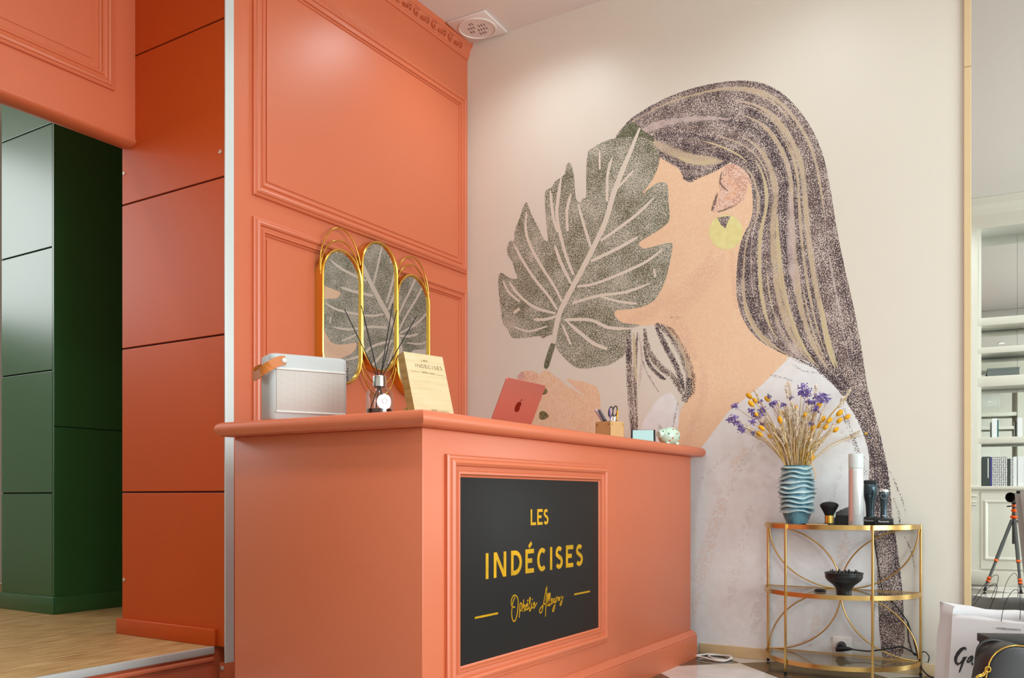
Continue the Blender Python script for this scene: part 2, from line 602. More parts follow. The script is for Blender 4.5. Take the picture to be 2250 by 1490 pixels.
GLY = {
    'L': (.55, [[(0, 1), (0, 0), (1, 0)]]),
    'E': (.55, [[(1, 1), (0, 1), (0, 0), (1, 0)], [(0, .52), (.9, .52)]]),
    'S': (.55, [arc(.5, .755, .46, .245, 35, 200, 12) + arc(.5, .255, .5, .26, 85, -150, 16)]),
    'I': (.0, [[(.5, 1), (.5, 0)]]),
    'N': (.75, [[(0, 0), (0, 1), (1, 0), (1, 1)]]),
    'D': (.75, [[(0, 1), (0, 0)], [(0, 1)] + arc(.3, .5, .7, .5, 90, -90, 20) + [(0, 0)]]),
    'C': (.75, [arc(.55, .5, .55, .5, 50, 310, 24)]),
}


def stroke2d(pts, wd, closed=False):
    """offset a 2D polyline both sides with mitres -> left, right lists"""
    P = [Vector((p[0], p[1])) for p in pts]
    n = len(P)
    Ls, Rs = [], []
    for i in range(n):
        d1 = (P[i] - P[i - 1]) if i > 0 else (P[1] - P[0])
        d2 = (P[i + 1] - P[i]) if i < n - 1 else (P[-1] - P[-2])
        if d1.length < 1e-9: d1 = d2.copy()
        if d2.length < 1e-9: d2 = d1.copy()
        d1.normalize(); d2.normalize()
        n1 = Vector((-d1.y, d1.x)); n2 = Vector((-d2.y, d2.x))
        mt = n1 + n2
        if mt.length < 1e-4: mt = n1.copy()
        mt.normalize()
        k = max(0.35, mt.dot(n1))
        ww = wd[i] if isinstance(wd, (list, tuple)) else wd
        off = mt * (ww / 2 / k)
        Ls.append(P[i] + off); Rs.append(P[i] - off)
    return Ls, Rs


def stroke_solid(mb, pts, wd, to3, nrm, h):
    Ls, Rs = stroke2d(pts, wd)
    nrm = Vector(nrm) * h * (1 + .06 * (len(mb.f) % 7))
    n = len(pts)
    a = [to3(p) for p in Ls]; b_ = [to3(p) for p in Rs]
    rows = [[a[i], a[i] + nrm, b_[i] + nrm, b_[i]] for i in range(n)]
    mb.grid(rows, True)
    k = len(mb.v)
    mb.v += [tuple(p) for p in rows[0]] + [tuple(p) for p in rows[-1]]
    mb.f += [(k, k + 1, k + 2, k + 3), (k + 7, k + 6, k + 5, k + 4)]
    return mb


def letter(mb, ch, u0, u1, v0, v1, wd, to3, nrm, h):
    _, strokes = GLY['E' if ch == 'É' else ch]
    iw = wd / 2
    for st in strokes:
        pts = []
        for x, y in st:
            X = (u0 + u1) / 2 if ch == 'I' else u0 + iw + x * (u1 - u0 - wd)
            if ch == 'I':
                yy = v0 + y * (v1 - v0)
            elif (ch in 'LEÉD' and len(st) <= 4) or ch in 'SCDLEÉ':
                yy = v0 + iw + y * (v1 - v0 - wd)
            else:
                yy = v0 + y * (v1 - v0)
            pts.append((X, yy))
        if ch in 'LEÉ' and len(st) > 2:
            if len(st) == 3:
                stroke_solid(mb, [(pts[0][0], v1), pts[1]], wd, to3, nrm, h); stroke_solid(mb, [(pts[1][0] - iw, pts[1][1]), (u1, pts[2][1])], wd, to3, nrm, h)
            else:
                stroke_solid(mb, [(pts[1][0], v1), (pts[2][0], v0)], wd, to3, nrm, h)
                stroke_solid(mb, [(pts[1][0], pts[1][1]), (u1, pts[0][1])], wd, to3, nrm, h)
                stroke_solid(mb, [(pts[1][0], pts[2][1]), (u1, pts[3][1])], wd, to3, nrm, h)
        elif ch == 'D' and len(st) == 2:
            stroke_solid(mb, [(pts[0][0], v1), (pts[1][0], v0)], wd, to3, nrm, h)
        elif ch == 'N':
            stroke_solid(mb, [(pts[0][0], v0), (pts[1][0], v1)], wd, to3, nrm, h)
            stroke_solid(mb, [(pts[2][0], v0), (pts[3][0], v1)], wd, to3, nrm, h)
            mb.prism([to3((u0, v1)), to3((u0 + wd * 1.15, v1)), to3((u1, v0)), to3((u1 - wd * 1.15, v0))], Vector(nrm) * h * .9)
        else:
            stroke_solid(mb, pts, wd, to3, nrm, h)
    if ch == 'É':
        c = (u0 + u1) / 2
        stroke_solid(mb, [(c - (u1 - u0) * .1, v1 + (v1 - v0) * .08), (c + (u1 - u0) * .22, v1 + (v1 - v0) * .26)], wd * .8, to3, nrm, h)
    return mb


def text_mesh(name, txt, size, mt, parent, mtx, ext=0.0003):
    cu = bpy.data.curves.new(name, 'FONT')
    cu.body = txt; cu.size = size; cu.extrude = ext; cu.align_x = 'CENTER'; cu.resolution_u = 3
    o = bpy.data.objects.new(name, cu)
    COL.objects.link(o)
    dg = bpy.context.evaluated_depsgraph_get()
    me = bpy.data.meshes.new_from_object(o.evaluated_get(dg))
    bpy.data.objects.remove(o)
    me.transform(mtx)
    me.materials.clear(); me.materials.append(M[mt])
    ob = bpy.data.objects.new(name, me)
    COL.objects.link(ob)
    ob.parent = parent
    return ob


# ================================================================== THE SETTING
XL, YM, ZC = -3.202, 4.596, 3.73         # left wall, mural wall, ceiling
YP = 2.683                               # face of the red pier
XMIR = -0.38                             # left edge of the tall mirror
XR = 4.5                                 # wall with the shop window
YB = -0.80                               # wall behind the bookcase
XLIN = -3.857                            # face of the lintel
TAN = math.radians(2.5)                  # the mirror wall stands slightly skewed

# ---- floor of marble tiles laid diagonally
fl = struct(box('floor', 'grout', None, (XLIN - .2, YB, -0.06), (XR, 5.2, -0.004)))
T = 0.5
C0 = (-1.393, 4.443)
q2 = math.sqrt(.5)
for i in range(-14, 14):
    for j in range(-14, 14):
        def uv2(a, b_): return (C0[0] + (a + b_) * q2, C0[1] + (a - b_) * q2)
        g = .0015
        pl = [uv2(i * T + g, j * T + g), uv2((i + 1) * T - g, j * T + g), uv2((i + 1) * T - g, (j + 1) * T - g), uv2(i * T + g, (j + 1) * T - g)]
        pl = clip_poly(pl, -3.24, XR, YB, YM - .001 if True else 0)
        if len(pl) < 3: continue
        MB().prism([(p[0], p[1], -.008) for p in pl], (0, 0, .008)).build('tile', 'tile_black' if (i + j) % 2 == 0 else 'tile_white', fl)

# ---- raised platform with oak planks
XS = -3.254
ZP = 0.172
pf = struct(box('floor_platform', 'red_paint', None, (-7.2, YB, 0.0), (XS - .012, 5.6, ZP - .012)))
pw, plen = 0.19, 1.25
k = 0
x = XS - .012
while x > -6.9:
    y = YB + .02 - (k % 3) * .42
    while y < 5.5:
        y0, y1 = max(y, YB + .01), min(y + plen, 5.58)
        if y1 - y0 > .05:
            MB().box(x - pw + .0012, y0 + .001, ZP - .012, x, y1 - .001, ZP).build('plank', 'oak_plank', pf)
        y += plen
    x -= pw; k += 1
box('step_nosing', 'aluminium', pf, (XS - .014, YB + .01, ZP - .03), (XS + .006, YP - .02, ZP + .0025), bevel=.002)
MB().grid([[(XS - .012 + d, y, z) for d, z in ((0, .105), (.010, .105), (.016, .112), (.016, .122), (.008, .130), (0, .130))] for y in (YB + .01, YP - .02)]).build('riser_moulding', 'red_paint', pf)

# ---- ceiling
ce = struct(box('ceiling', 'ceiling_paint', None, (XLIN - .13, YB, ZC), (XR + .1, 5.3, ZC + .08)))
struct(box('ceiling_platform', 'ceiling_paint', None, (-7.2, YB, 3.70), (XLIN - .13, 5.6, 3.78)))

# ---- mural wall, with baseboard
wb = struct(box('wall_back', 'wallpaper', None, (XL - .35, YM, 0), (XMIR, YM + .12, ZC)))
struct(box('baseboard_back', 'oak_trim', None, (-1.66, YM - .012, 0.0), (XMIR - .002, YM, .058), bevel=.002))
# wall behind the tall mirror, a little skewed
dirm = Vector((math.cos(TAN), math.sin(TAN), 0)); nrm_m = Vector((math.sin(TAN), -math.cos(TAN), 0))
P0 = Vector((XMIR, YM, 0))
wm = MB().prism([P0 - nrm_m * .012, P0 + dirm * 4.95 - nrm_m * .012, P0 + dirm * 4.95 - nrm_m * .13, P0 - nrm_m * .13], (0, 0, ZC)).build('wall_mirror_side', 'wall_white', None)
struct(wm)

# ---- red panelled wall behind the desk
wl = struct(box('wall_left', 'red_paint', None, (XL - .15, YP + .05, 0), (XL, YM, ZC)))
mb = MB(); mould(mb, [(XL, 2.838, 2.265), (XL, 4.572, 2.265), (XL, 4.572, 3.384), (XL, 2.838, 3.384)], (1, 0, 0), MPROF)
mb.build('panel_moulding', 'red_paint', wl)
mb = MB(); mould(mb, [(XL, 2.838, .30), (XL, 4.572, .30), (XL, 4.572, 2.163), (XL, 2.838, 2.163)], (1, 0, 0), MPROF)
mb.build('panel_moulding', 'red_paint', wl)
# raised field inside each moulding
box('panel_field', 'red_paint', wl, (XL - .002, 2.924, 2.351), (XL + .005, 4.486, 3.298))
box('panel_field', 'red_paint', wl, (XL - .002, 2.924, .386), (XL + .005, 4.486, 2.077))
# cornice and its carved ornaments
cp = [(0, 3.632), (.006, 3.632), (.009, 3.640), (.012, 3.644), (.012, 3.652), (.016, 3.660), (.026, 3.690), (.030, 3.700), (.036, 3.704), (.042, 3.712), (.044, 3.72), (.044, ZC), (0, ZC)]
co = MB().grid([[(XL + d, y, z) for d, z in cp] for y in (YP, YM)]).build('cornice', 'red_paint', wl)
mb = MB()
pts = [(0.004, -.030 + .026 * math.cos(a), .003 + .017 * math.sin(a)) for a in [math.radians(70 + 13 * i) for i in range(18)]]
mb.tube(pts, [.0016 + .0022 * math.sin(PI * i / 17) for i in range(18)], 6)
mb.ball((.004, -.030, .001), .007, 8, 5, (.6, 1, 1))
for kx in range(4):
    mb.tube([(.003, .005 + kx * .008, -.016), (.006, .001 + kx * .008, -.006), (.004, .006 + kx * .008, .006)], [.001, .003, .001], 5)
pts = [(.004, .052 + .014 * math.cos(a), .014 * math.sin(a)) for a in [math.radians(-60 + 20 * i) for i in range(15)]]
mb.tube(pts, [.0035] * 15, 6)
mb.ball((.005, .052, 0), .006, 8, 5, (.6, 1, 1))
orn = mb.build('cornice_ornament', 'red_paint', wl, smooth=True)
yy = YP + .06
first = True
tilt = math.atan2(.010, .030)
while yy < YM - .05:
    o = orn if first else orn.copy()
    if not first:
        COL.objects.link(o); o.parent = wl
    o.location = (XL + .022, yy, 3.676); o.rotation_euler = (0, tilt, 0); o.scale = (1.5, 1.12, 1.12)
    first = False
    yy += .168

# ---- red pier clad in big panels (faces the room), aluminium corner profile
pr = struct(box('wall_pier', 'groove_dark', None, (-3.963, YP + .008, ZP), (XL - .004, YP + .05, ZC)))
zs = [ZP, .875, 1.588, 2.303, 3.021, ZC]
for a, b_ in zip(zs[:-1], zs[1:]):
    z0, z1 = a + (.004 if a > ZP else 0), b_ - (.004 if b_ < ZC else 0)
    MB().box(-3.961, YP, z0, -3.206, YP + .02, z1).build('panel', 'red_laminate', pr, bevel=.002)
for x, z in ((-3.945, .44), (-3.945, 2.46), (-3.235, 2.42)):
    p = Vector((x, YP, z))
    o = MB().lathe([(.009, 0), (.009, .003), (.005, .005)], 12).build('screw', 'screw', pr)
    o.rotation_euler = (PI / 2, 0, 0); o.location = p
o = box('baseboard', 'red_laminate', pr, (-3.985, YP - .018, ZP), (XS + .0, YP, ZP + .078), bevel=.003)
MB().box(XL - .004, YP - .002, .10, XL + .004, YP + .047, ZC).build('corner_profile', 'aluminium', pr, bevel=.0015)
box('pier_foot', 'red_paint', pr, (XS + .014, YP + .0, 0.0), (XL + .004, YP + .05, .10))
o = MB().lathe([(.012, 0), (.012, .003), (.006, .006)], 12).build('screw', 'screw', pr)
o.rotation_euler = (PI / 2, 0, 0); o.location = (-3.222, YP, .075)

# ---- lintel over the platform
ln = struct(box('wall_lintel', 'red_paint', None, (XLIN - .10, YB, 2.60), (XLIN, YP, ZC)))
mb = MB(); mould(mb, [(XLIN, -.6, 2.80), (XLIN, YP - .12, 2.80), (XLIN, YP - .12, 3.64), (XLIN, -.6, 3.64)], (1, 0, 0), MPROF)
mb.build('panel_moulding', 'red_paint', ln)
box('panel_field', 'red_paint', ln, (XLIN - .002, -.49, 2.91), (XLIN + .004, YP - .23, 3.53))
rows = []
for y in (YB, YP):
    rows.append([(XLIN - .11 + .055 - .065 * math.cos(a), y, 2.605 - .03 * math.sin(a)) for a in [PI * i / 10 for i in range(11)]])
MB().grid(rows).build('lintel_bead', 'red_paint', ln, smooth=True)

# ---- green pillar on the platform
XG, YG = -4.94, 2.91
gp = struct(box('wall_green_pillar', 'green_groove', None, (-5.50, YG + .008, ZP), (XG - .008, 4.2, 3.70)))
zg = [ZP, .875, 1.588, 2.303, 3.021, 3.70]
for a, b_ in zip(zg[:-1], zg[1:]):
    z0, z1 = a + (.004 if a > ZP else 0), b_ - .004
    MB().box(-5.50, YG, z0, XG - .012, YG + .02, z1).build('panel', 'green_laminate', gp, bevel=.002)
MB().box(XG - .02, YG, ZP, XG, 4.2, 1.26).build('side_panel', 'green_laminate', gp, bevel=.002)
MB().box(XG - .02, YG, 1.264, XG, 4.2, 3.70).build('side_panel', 'green_laminate', gp, bevel=.002)
box('baseboard', 'green_laminate', gp, (-5.50, YG - .014, ZP), (XG + .014, YG, ZP + .10), bevel=.003)
box('baseboard', 'green_laminate', gp, (XG, YG, ZP), (XG + .014, 4.2, ZP + .10), bevel=.003)
struct(box('wall_platform_far', 'green_laminate', None, (XG, 4.2, ZP), (XL - .35, 4.32, 3.70)))
mb = MB()
mb.box(-7.2, YB, ZP, -7.1, .2, 3.70).box(-7.2, 2.4, ZP, -7.1, 5.6, 3.70).box(-7.2, .2, ZP, -7.1, 2.4, 2.25).box(-7.2, .2, 3.62, -7.1, 2.4, 3.70)
struct(mb.build('wall_platform_left', 'wall_white'))
struct(box('wall_platform_end', 'wall_white', None, (-7.1, 5.5, ZP), (-5.5, 5.6, 3.70)))
# ---- rear wall and window wall
struct(box('wall_rear', 'white_plaster', None, (XLIN, YB - .1, 0), (-.46, YB, ZC)))
struct(box('wall_rear_left', 'green_laminate', None, (-7.2, YB - .1, 0), (XLIN, YB, ZC)))
struct(box('wall_rear_right', 'wall_white', None, (-.46, YB - .1, 0), (XR + .1, YB, ZC)))
mb = MB()
mb.box(XR, YB, 0, XR + .1, 5.0, .35).box(XR, YB, 3.3, XR + .1, 5.0, ZC).box(XR, YB, .35, XR + .1, -.4, 3.3).box(XR, 3.6, .35, XR + .1, 5.0, 3.3)
struct(mb.build('wall_right', 'wall_white'))
wn = struct(MB().box(XR + .02, -.4, .35, XR + .08, 3.6, .41).box(XR + .02, -.4, 3.24, XR + .08, 3.6, 3.3).build('window_1', 'frame_dark'))
for y in (-.4, .90, 2.22, 3.54):
    box('mullion', 'frame_dark', wn, (XR + .02, y, .41), (XR + .08, y + .06, 3.24))

# ---- ceiling vent
vt = thing('ceiling_vent', 'white square air vent with round slotted grille on the ceiling', 'vent', (-3.02, 4.44, ZC), math.radians(3))
box('plate', 'vent_white', vt, (-.135, -.135, -.014), (.135, .135, 0), bevel=.004)
MB().lathe([(.118, -.014), (.118, -.019), (.110, -.021), (.108, -.016), (.0, -.016)], 40, caps=False).build('ring', 'vent_white', vt, smooth=True)
for row in range(4):
    for c_ in range(7):
        xx, y2 = (c_ - 3) * .018 + (row % 2) * .006, (row - 1.5) * .04
        if abs(xx) + abs(y2) < .095 and (row + c_) % 5 != 4:
            MB().box(xx - .003, y2 - .011, -.0175, xx + .003, y2 + .011, -.0155).build('slot', 'vent_slot', vt)

# ---- ceiling downlights
dl = None
spots = [(-2.55, 4.0), (-1.15, 3.75), (.55, 3.6), (-2.5, 1.35), (-1.1, 1.2), (.6, 1.3), (2.0, 3.4), (2.0, 1.1), (-3.2, .3), (-.6, .1)]
names = ['white recessed downlight in the ceiling nearest the corner of red wall and mural', 'white recessed downlight in the ceiling above the glass console', 'white recessed downlight in the ceiling before the tall mirror',
         'white recessed downlight in the ceiling before the desk end', 'white recessed downlight at the middle of the ceiling', 'white recessed downlight in the ceiling between bookcase and mirror',
         'white recessed downlight in the ceiling by the window near the mirror', 'white recessed downlight in the ceiling by the window near the bookcase', 'white recessed downlight in the ceiling beside the lintel', 'white recessed downlight in the ceiling before the bookcase']
gain = [.70, .70, .5, 1.3, 2.2, 1.6, .5, .6, .15, 1.2, .7, .6, .2]
plat = [(-4.55, 1.5), (-5.6, 1.2), (-4.5, -.2)]
pn = ['white recessed downlight above the platform near the pillar', 'white recessed downlight deep over the platform', 'white recessed downlight over the platform at the rear']
for i, (x, y) in enumerate(spots + plat):
    z = ZC if i < len(spots) else 3.70
    d = thing('ceiling_downlight', (names + pn)[i], 'ceiling light', (x, y, z), 0, 'recessed downlights')
    MB().lathe([(.062, 0), (.062, -.006), (.050, -.010), (.046, -.004)], 28, caps=False).build('ring', 'vent_white', d, smooth=True)
    MB().lathe([(.046, -.003), (.0005, -.003)], 28, caps=False).build('bulb', 'lamp_glow', d)
    l = bpy.data.lights.new('lamp', 'SPOT')
    l.energy = LAMP_W * gain[i]
    l.color = LAMP_COL
    l.spot_size = math.radians(150); l.spot_blend = 0.8; l.shadow_soft_size = .07
    lo = bpy.data.objects.new('lamp', l); COL.objects.link(lo); lo.parent = d; lo.location = (0, 0, -.03)

# ================================================================== THE MURAL (flat print on the wallpaper)
mu = thing('wall_mural', 'large crayon mural of a long haired woman holding a monstera leaf before her face', 'mural', (0, 0, 0))


LAYN = [0]


def lay(k):
    return YM - 0.0002 - k * 0.00007 - LAYN[0] * 0.000003


def wallp(p, k):
    return onY(p[0], p[1], lay(k))


def shape(name, pts, mt, k, sub=3, closed_smooth=True):
    LAYN[0] = (LAYN[0] + 1) % 23
    pl = smooth_line(pts, sub, True) if closed_smooth else [Vector((p[0], p[1], 0)) for p in pts]
    mb = MB()
    mb.v = [tuple(wallp(p, k)) for p in pl]
    mb.f = [tuple(range(len(pl)))]
    return mb.build(name, mt, mu, fix=False)


def ribbon(name, pts, wd, mt, k, sub=6, taper=(.3, .3), parent=None):
    """crayon stroke: wd in photo pixels at its widest"""
    LAYN[0] = (LAYN[0] + 1) % 23
    pl = [(p.x, p.y) for p in smooth_line(pts, sub)]
    n = len(pl)
    ws = []
    for i in range(n):
        t = i / (n - 1)
        f = 1.0
        if t < .2: f = min(f, taper[0] + (1 - taper[0]) * t / .2)
        if t > .8: f = min(f, taper[1] + (1 - taper[1]) * (1 - t) / .2)
        ws.append(wd * f)
    Ls, Rs = stroke2d(pl, ws)
    me = bpy.data.meshes.new(name)
    vs = [tuple(wallp(p, k)) for p in Ls] + [tuple(wallp(p, k)) for p in Rs]
    me.from_pydata(vs, [], [(i, n + i, n + i + 1, i + 1) for i in range(n - 1)])
    uvl = me.uv_layers.new(name='UVMap')
    for p in me.polygons:
        for li in p.loop_indices:
            vi = me.loops[li].vertex_index
            uvl.data[li].uv = ((vi % n) / n, 0.0 if vi < n else 1.0)
    me.materials.append(M[mt])
    o = bpy.data.objects.new(name, me)
    COL.objects.link(o)
    o.parent = parent or mu
    return o


# shirt
shape('shirt', [(1735, 784), (1790, 800), (1850, 868), (1890, 930), (1910, 1000), (1906, 1100), (1926, 1200), (1934, 1320), (1938, 1430), (1760, 1445), (1560, 1424), (1440, 1405), (1440, 1080), (1520, 1003), (1600, 905), (1675, 845)], 'shirt_print', 0, closed_smooth=False)
shape('shirt', [(1478, 866), (1455, 870), (1432, 895), (1412, 930), (1400, 975), (1400, 1010), (1490, 1010), (1488, 960), (1492, 905)], 'shirt_print', 1)
for pts, wd, mt in (
        ([(1640, 985), (1610, 1040), (1585, 1120), (1560, 1200), (1540, 1290)], 34, 'shirt_peach'),
        ([(1690, 960), (1640, 1010), (1600, 1090)], 22, 'shirt_grey'),
        ([(1560, 1180), (1535, 1260), (1525, 1360)], 26, 'shirt_peach'),
        ([(1522, 1068), (1560, 1035), (1610, 990)], 8, 'shirt_grey'),
        ([(1650, 1100), (1630, 1200), (1600, 1330)], 26, 'shirt_grey'),
        ([(1850, 1020), (1830, 1090), (1820, 1150)], 14, 'shirt_grey'),
        ([(1860, 1170), (1850, 1230), (1842, 1300)], 26, 'shirt_peach'),
        ([(1800, 1330), (1790, 1380), (1780, 1420)], 22, 'shirt_peach'),
        ([(1700, 1190), (1680, 1290), (1650, 1400)], 30, 'shirt_grey'),
        ([(1830, 905), (1850, 950), (1880, 990)], 12, 'shirt_grey')):
    ribbon('shirt_shading', pts, wd, mt, 1)
for pts in ([(1740, 800), (1770, 816), (1815, 822)], [(1690, 824), (1720, 830), (1745, 838)], [(1845, 880), (1862, 940), (1885, 985), (1903, 1010)], [(1858, 905), (1880, 970), (1905, 1060)]):
    ribbon('shirt_line', pts, 5, 'strand_fine', 2)

# face and neck
shape('skin', [(1425, 318), (1455, 338), (1500, 360), (1530, 392), (1590, 352), (1640, 385), (1662, 430), (1650, 500), (1630, 540), (1622, 600), (1630, 690), (1660, 740), (1735, 772), (1728, 792), (1675, 845), (1600, 905), (1548, 975), (1500, 1030), (1476, 1030), (1482, 960), (1496, 900), (1520, 860), (1515, 800), (1490, 745), (1455, 712), (1410, 716), (1371, 713), (1350, 700), (1344, 686), (1380, 660), (1380, 500), (1400, 380)], 'skin_print', 0, closed_smooth=False)
for pts, wd, mt in (
        ([(1566, 545), (1545, 590), (1510, 628), (1475, 650), (1440, 675), (1400, 700), (1372, 708)], 30, 'skin_shadow'),
        ([(1590, 560), (1570, 590), (1530, 640), (1480, 690), (1500, 730), (1528, 790)], 44, 'skin_shadow'),
        ([(1540, 800), (1545, 860), (1525, 930), (1500, 1000)], 26, 'skin_shadow'),
        ([(1608, 552), (1612, 620), (1620, 680)], 14, 'skin_shadow')):
    ribbon('skin_shading', pts, wd, mt, 2)
# hand behind the laptop
shape('hand', [(1200, 812), (1216, 824), (1250, 850), (1292, 876), (1262, 852), (1243, 832), (1280, 838), (1310, 849), (1318, 866), (1321, 915), (1312, 1000), (1120, 1000), (1140, 900), (1164, 852), (1185, 822)], 'skin_hand', 0, closed_smooth=False)
shape('thumb', [(1137, 826), (1153, 815), (1180, 819), (1178, 838), (1160, 843), (1145, 841)], 'skin_pink', 1)
shape('thumb_nail', [(1137, 826), (1148, 817), (1152, 822), (1148, 832), (1138, 832)], 'nail_print', 2)
shape('ring', [(1190, 855), (1198, 852), (1203, 860), (1198, 867), (1190, 866)], 'ring_print', 2)
shape('ring', [(1186, 906), (1196, 904), (1206, 914), (1196, 922), (1185, 920)], 'ring_print', 2)

# hair: outer and inner outline, strands flowing between them
OUT = [(1352, 306), (1372, 276), (1400, 252), (1470, 212), (1550, 187), (1620, 177), (1680, 184), (1730, 214), (1775, 268), (1805, 330), (1822, 400), (1835, 480), (1850, 560), (1868, 640), (1885, 720), (1897, 790), (1906, 850), (1922, 910), (1940, 980), (1954, 1060), (1960, 1140), (1974, 1230), (1985, 1330), (1984, 1436)]
INN = [(1405, 306), (1420, 312), (1440, 312), (1490, 314), (1540, 326), (1585, 345), (1620, 368), (1645, 398), (1654, 440), (1650, 482), (1632, 520), (1622, 560), (1618, 610), (1620, 660), (1634, 705), (1668, 748), (1722, 778), (1790, 802), (1852, 872), (1890, 935), (1910, 1005), (1908, 1100), (1926, 1240), (1938, 1440)]
shape('hair', OUT + INN[::-1], 'hair_print', 3, sub=3)
oS = smooth_line(OUT, 6); iS = smooth_line(INN, 6)


def strand(f0, f1, a, b_, wd, mt, k, name='hair_strand'):
    if mt in ('strand_tan', 'strand_gold', 'strand_mauve'):
        b_ = min(b_, .70)
    n0, n1 = int(a * (len(oS) - 1)), int(b_ * (len(oS) - 1))
    pts = []
    for i in range(n0, n1 + 1, 4):
        t = (i - n0) / max(1, n1 - n0)
        f = f0 + (f1 - f0) * t
        p = iS[i].lerp(oS[i], f)
        pts.append((p.x, p.y))
    if len(pts) >= 3:
        ribbon(name, pts, wd, mt, k, sub=2, taper=(.15, .15))


random.seed(11)
for f0, f1, a, b_, wd, mt in (
        (.12, .2, .18, .60, 12, 'strand_dark'), (.30, .34, .10, .66, 20, 'strand_brown'), (.34, .38, .26, .72, 14, 'strand_tan'),
        (.46, .50, .20, .62, 26, 'strand_dark'), (.58, .55, .24, .64, 13, 'strand_tan'), (.66, .62, .22, .70, 14, 'strand_dark'),
        (.74, .70, .22, .66, 13, 'strand_tan'), (.80, .80, .16, .66, 16, 'strand_brown'), (.90, .90, .05, .50, 9, 'strand_tan'),
        (.96, .93, .10, .60, 10, 'strand_brown'), (.22, .22, .30, .70, 9, 'strand_gold'), (.40, .44, .44, .78, 12, 'strand_gold'),
        (.52, .56, .52, .86, 11, 'strand_tan'), (.62, .70, .50, .80, 18, 'strand_dark'), (.70, .66, .60, .88, 8, 'strand_gold'),
        (.30, .30, .60, .80, 22, 'strand_mauve'), (.56, .52, .42, .56, 22, 'strand_mauve'), (.10, .10, .45, .64, 20, 'strand_dark'),
        (.06, .06, .56, .74, 9, 'strand_gold'), (.88, .86, .52, .88, 7, 'strand_mauve'), (.82, .80, .60, .90, 16, 'strand_brown'),
        (.42, .46, .60, .84, 20, 'strand_dark'), (.14, .2, .02, .22, 16, 'strand_dark'), (.42, .5, .02, .24, 14, 'strand_mauve'),
        (.62, .7, .04, .22, 15, 'strand_brown'), (.97, .98, .02, .34, 7, 'strand_dark'), (.24, .28, .64, .76, 26, 'strand_mauve'),
        (.75, .9, .80, .97, 8, 'strand_dark'), (.94, .96, .72, .99, 8, 'strand_dark'), (.3, .34, .76, .95, 12, 'strand_dark'), (.55, .5, .03, .16, 12, 'strand_mauve')):
    strand(f0, f1, a, b_, wd, mt, 4 + random.choice((0, 1)))
for i in range(26):
    f = random.uniform(.05, .97)
    a = random.uniform(.06, .6)
    strand(f, min(.98, max(.03, f + random.uniform(-.06, .06))), a, min(.98, a + random.uniform(.12, .36)), random.uniform(3, 7), random.choice(('strand_tan', 'strand_dark', 'strand_mauve', 'strand_brown', 'strand_gold')), 6)
# lock over the temple
shape('temple_lock', [(1416, 306), (1440, 300), (1500, 306), (1560, 322), (1608, 346), (1596, 362), (1560, 382), (1530, 390), (1522, 400), (1505, 396), (1492, 372), (1470, 358), (1445, 342), (1428, 322)], 'hair_print', 5)
for pts, wd, mt in (([(1420, 308), (1470, 330), (1530, 350), (1590, 356)], 22, 'strand_tan'), ([(1425, 318), (1460, 344), (1500, 366), (1540, 372)], 10, 'strand_dark'),
                    ([(1500, 392), (1525, 392), (1560, 376), (1600, 352)], 9, 'strand_dark'), ([(1430, 302), (1500, 316), (1560, 334), (1606, 352)], 9, 'strand_dark'), ([(1490, 345), (1530, 358), (1575, 352)], 10, 'strand_gold')):
    ribbon('hair_strand', pts, wd, mt, 6)
shape('crown_shadow', [(1352, 308), (1372, 280), (1392, 268), (1412, 286), (1432, 300), (1436, 312), (1410, 302), (1375, 308)], 'leaf_dark', 6)
# loose lines beside the long hair
for pts, wd in (([(1955, 1035), (1975, 1080), (1992, 1130)], 5), ([(1962, 1090), (1975, 1130), (1977, 1156)], 6), ([(1985, 1175), (2002, 1210), (2010, 1250)], 5), ([(1850, 880), (1872, 960), (1890, 1020)], 6),
                ([(1926, 1250), (1920, 1360), (1914, 1425)], 4), ([(1992, 1390), (2002, 1440)], 4), ([(1880, 975), (1905, 1040), (1916, 1080)], 5)):
    ribbon('loose_hair', pts, wd, 'strand_fine', 2)
# strands hanging in front of the neck
for pts, wd, mt in (([(1384, 716), (1382, 780), (1384, 850), (1388, 905), (1392, 975)], 15, 'strand_brown'), ([(1400, 730), (1396, 800), (1396, 870), (1400, 960)], 9, 'strand_brown'),
                    ([(1392, 730), (1395, 790), (1398, 840)], 6, 'strand_gold'), ([(1383, 720), (1380, 760), (1382, 800)], 12, 'strand_dark'),
                    ([(1440, 712), (1470, 730), (1500, 775), (1518, 830), (1516, 860), (1505, 885)], 24, 'strand_brown'), ([(1462, 716), (1492, 756), (1512, 810), (1518, 850)], 9, 'strand_tan'),
                    ([(1440, 716), (1462, 760), (1488, 810), (1504, 860)], 14, 'strand_dark'), ([(1416, 722), (1424, 770), (1450, 805), (1480, 830), (1500, 870)], 16, 'strand_brown'),
                    ([(1414, 760), (1426, 800), (1450, 826), (1464, 834)], 9, 'strand_dark'), ([(1408, 750), (1414, 800), (1430, 835), (1448, 862)], 5, 'strand_fine'),
                    ([(1490, 880), (1484, 910), (1478, 945)], 5, 'strand_fine'), ([(1512, 830), (1516, 850), (1508, 872), (1498, 880)], 20, 'strand_dark'), ([(1404, 730), (1410, 790), (1404, 850)], 5, 'strand_mauve')):
    ribbon('hair_strand', pts, wd, mt, 3 if mt != 'strand_dark' else 4)

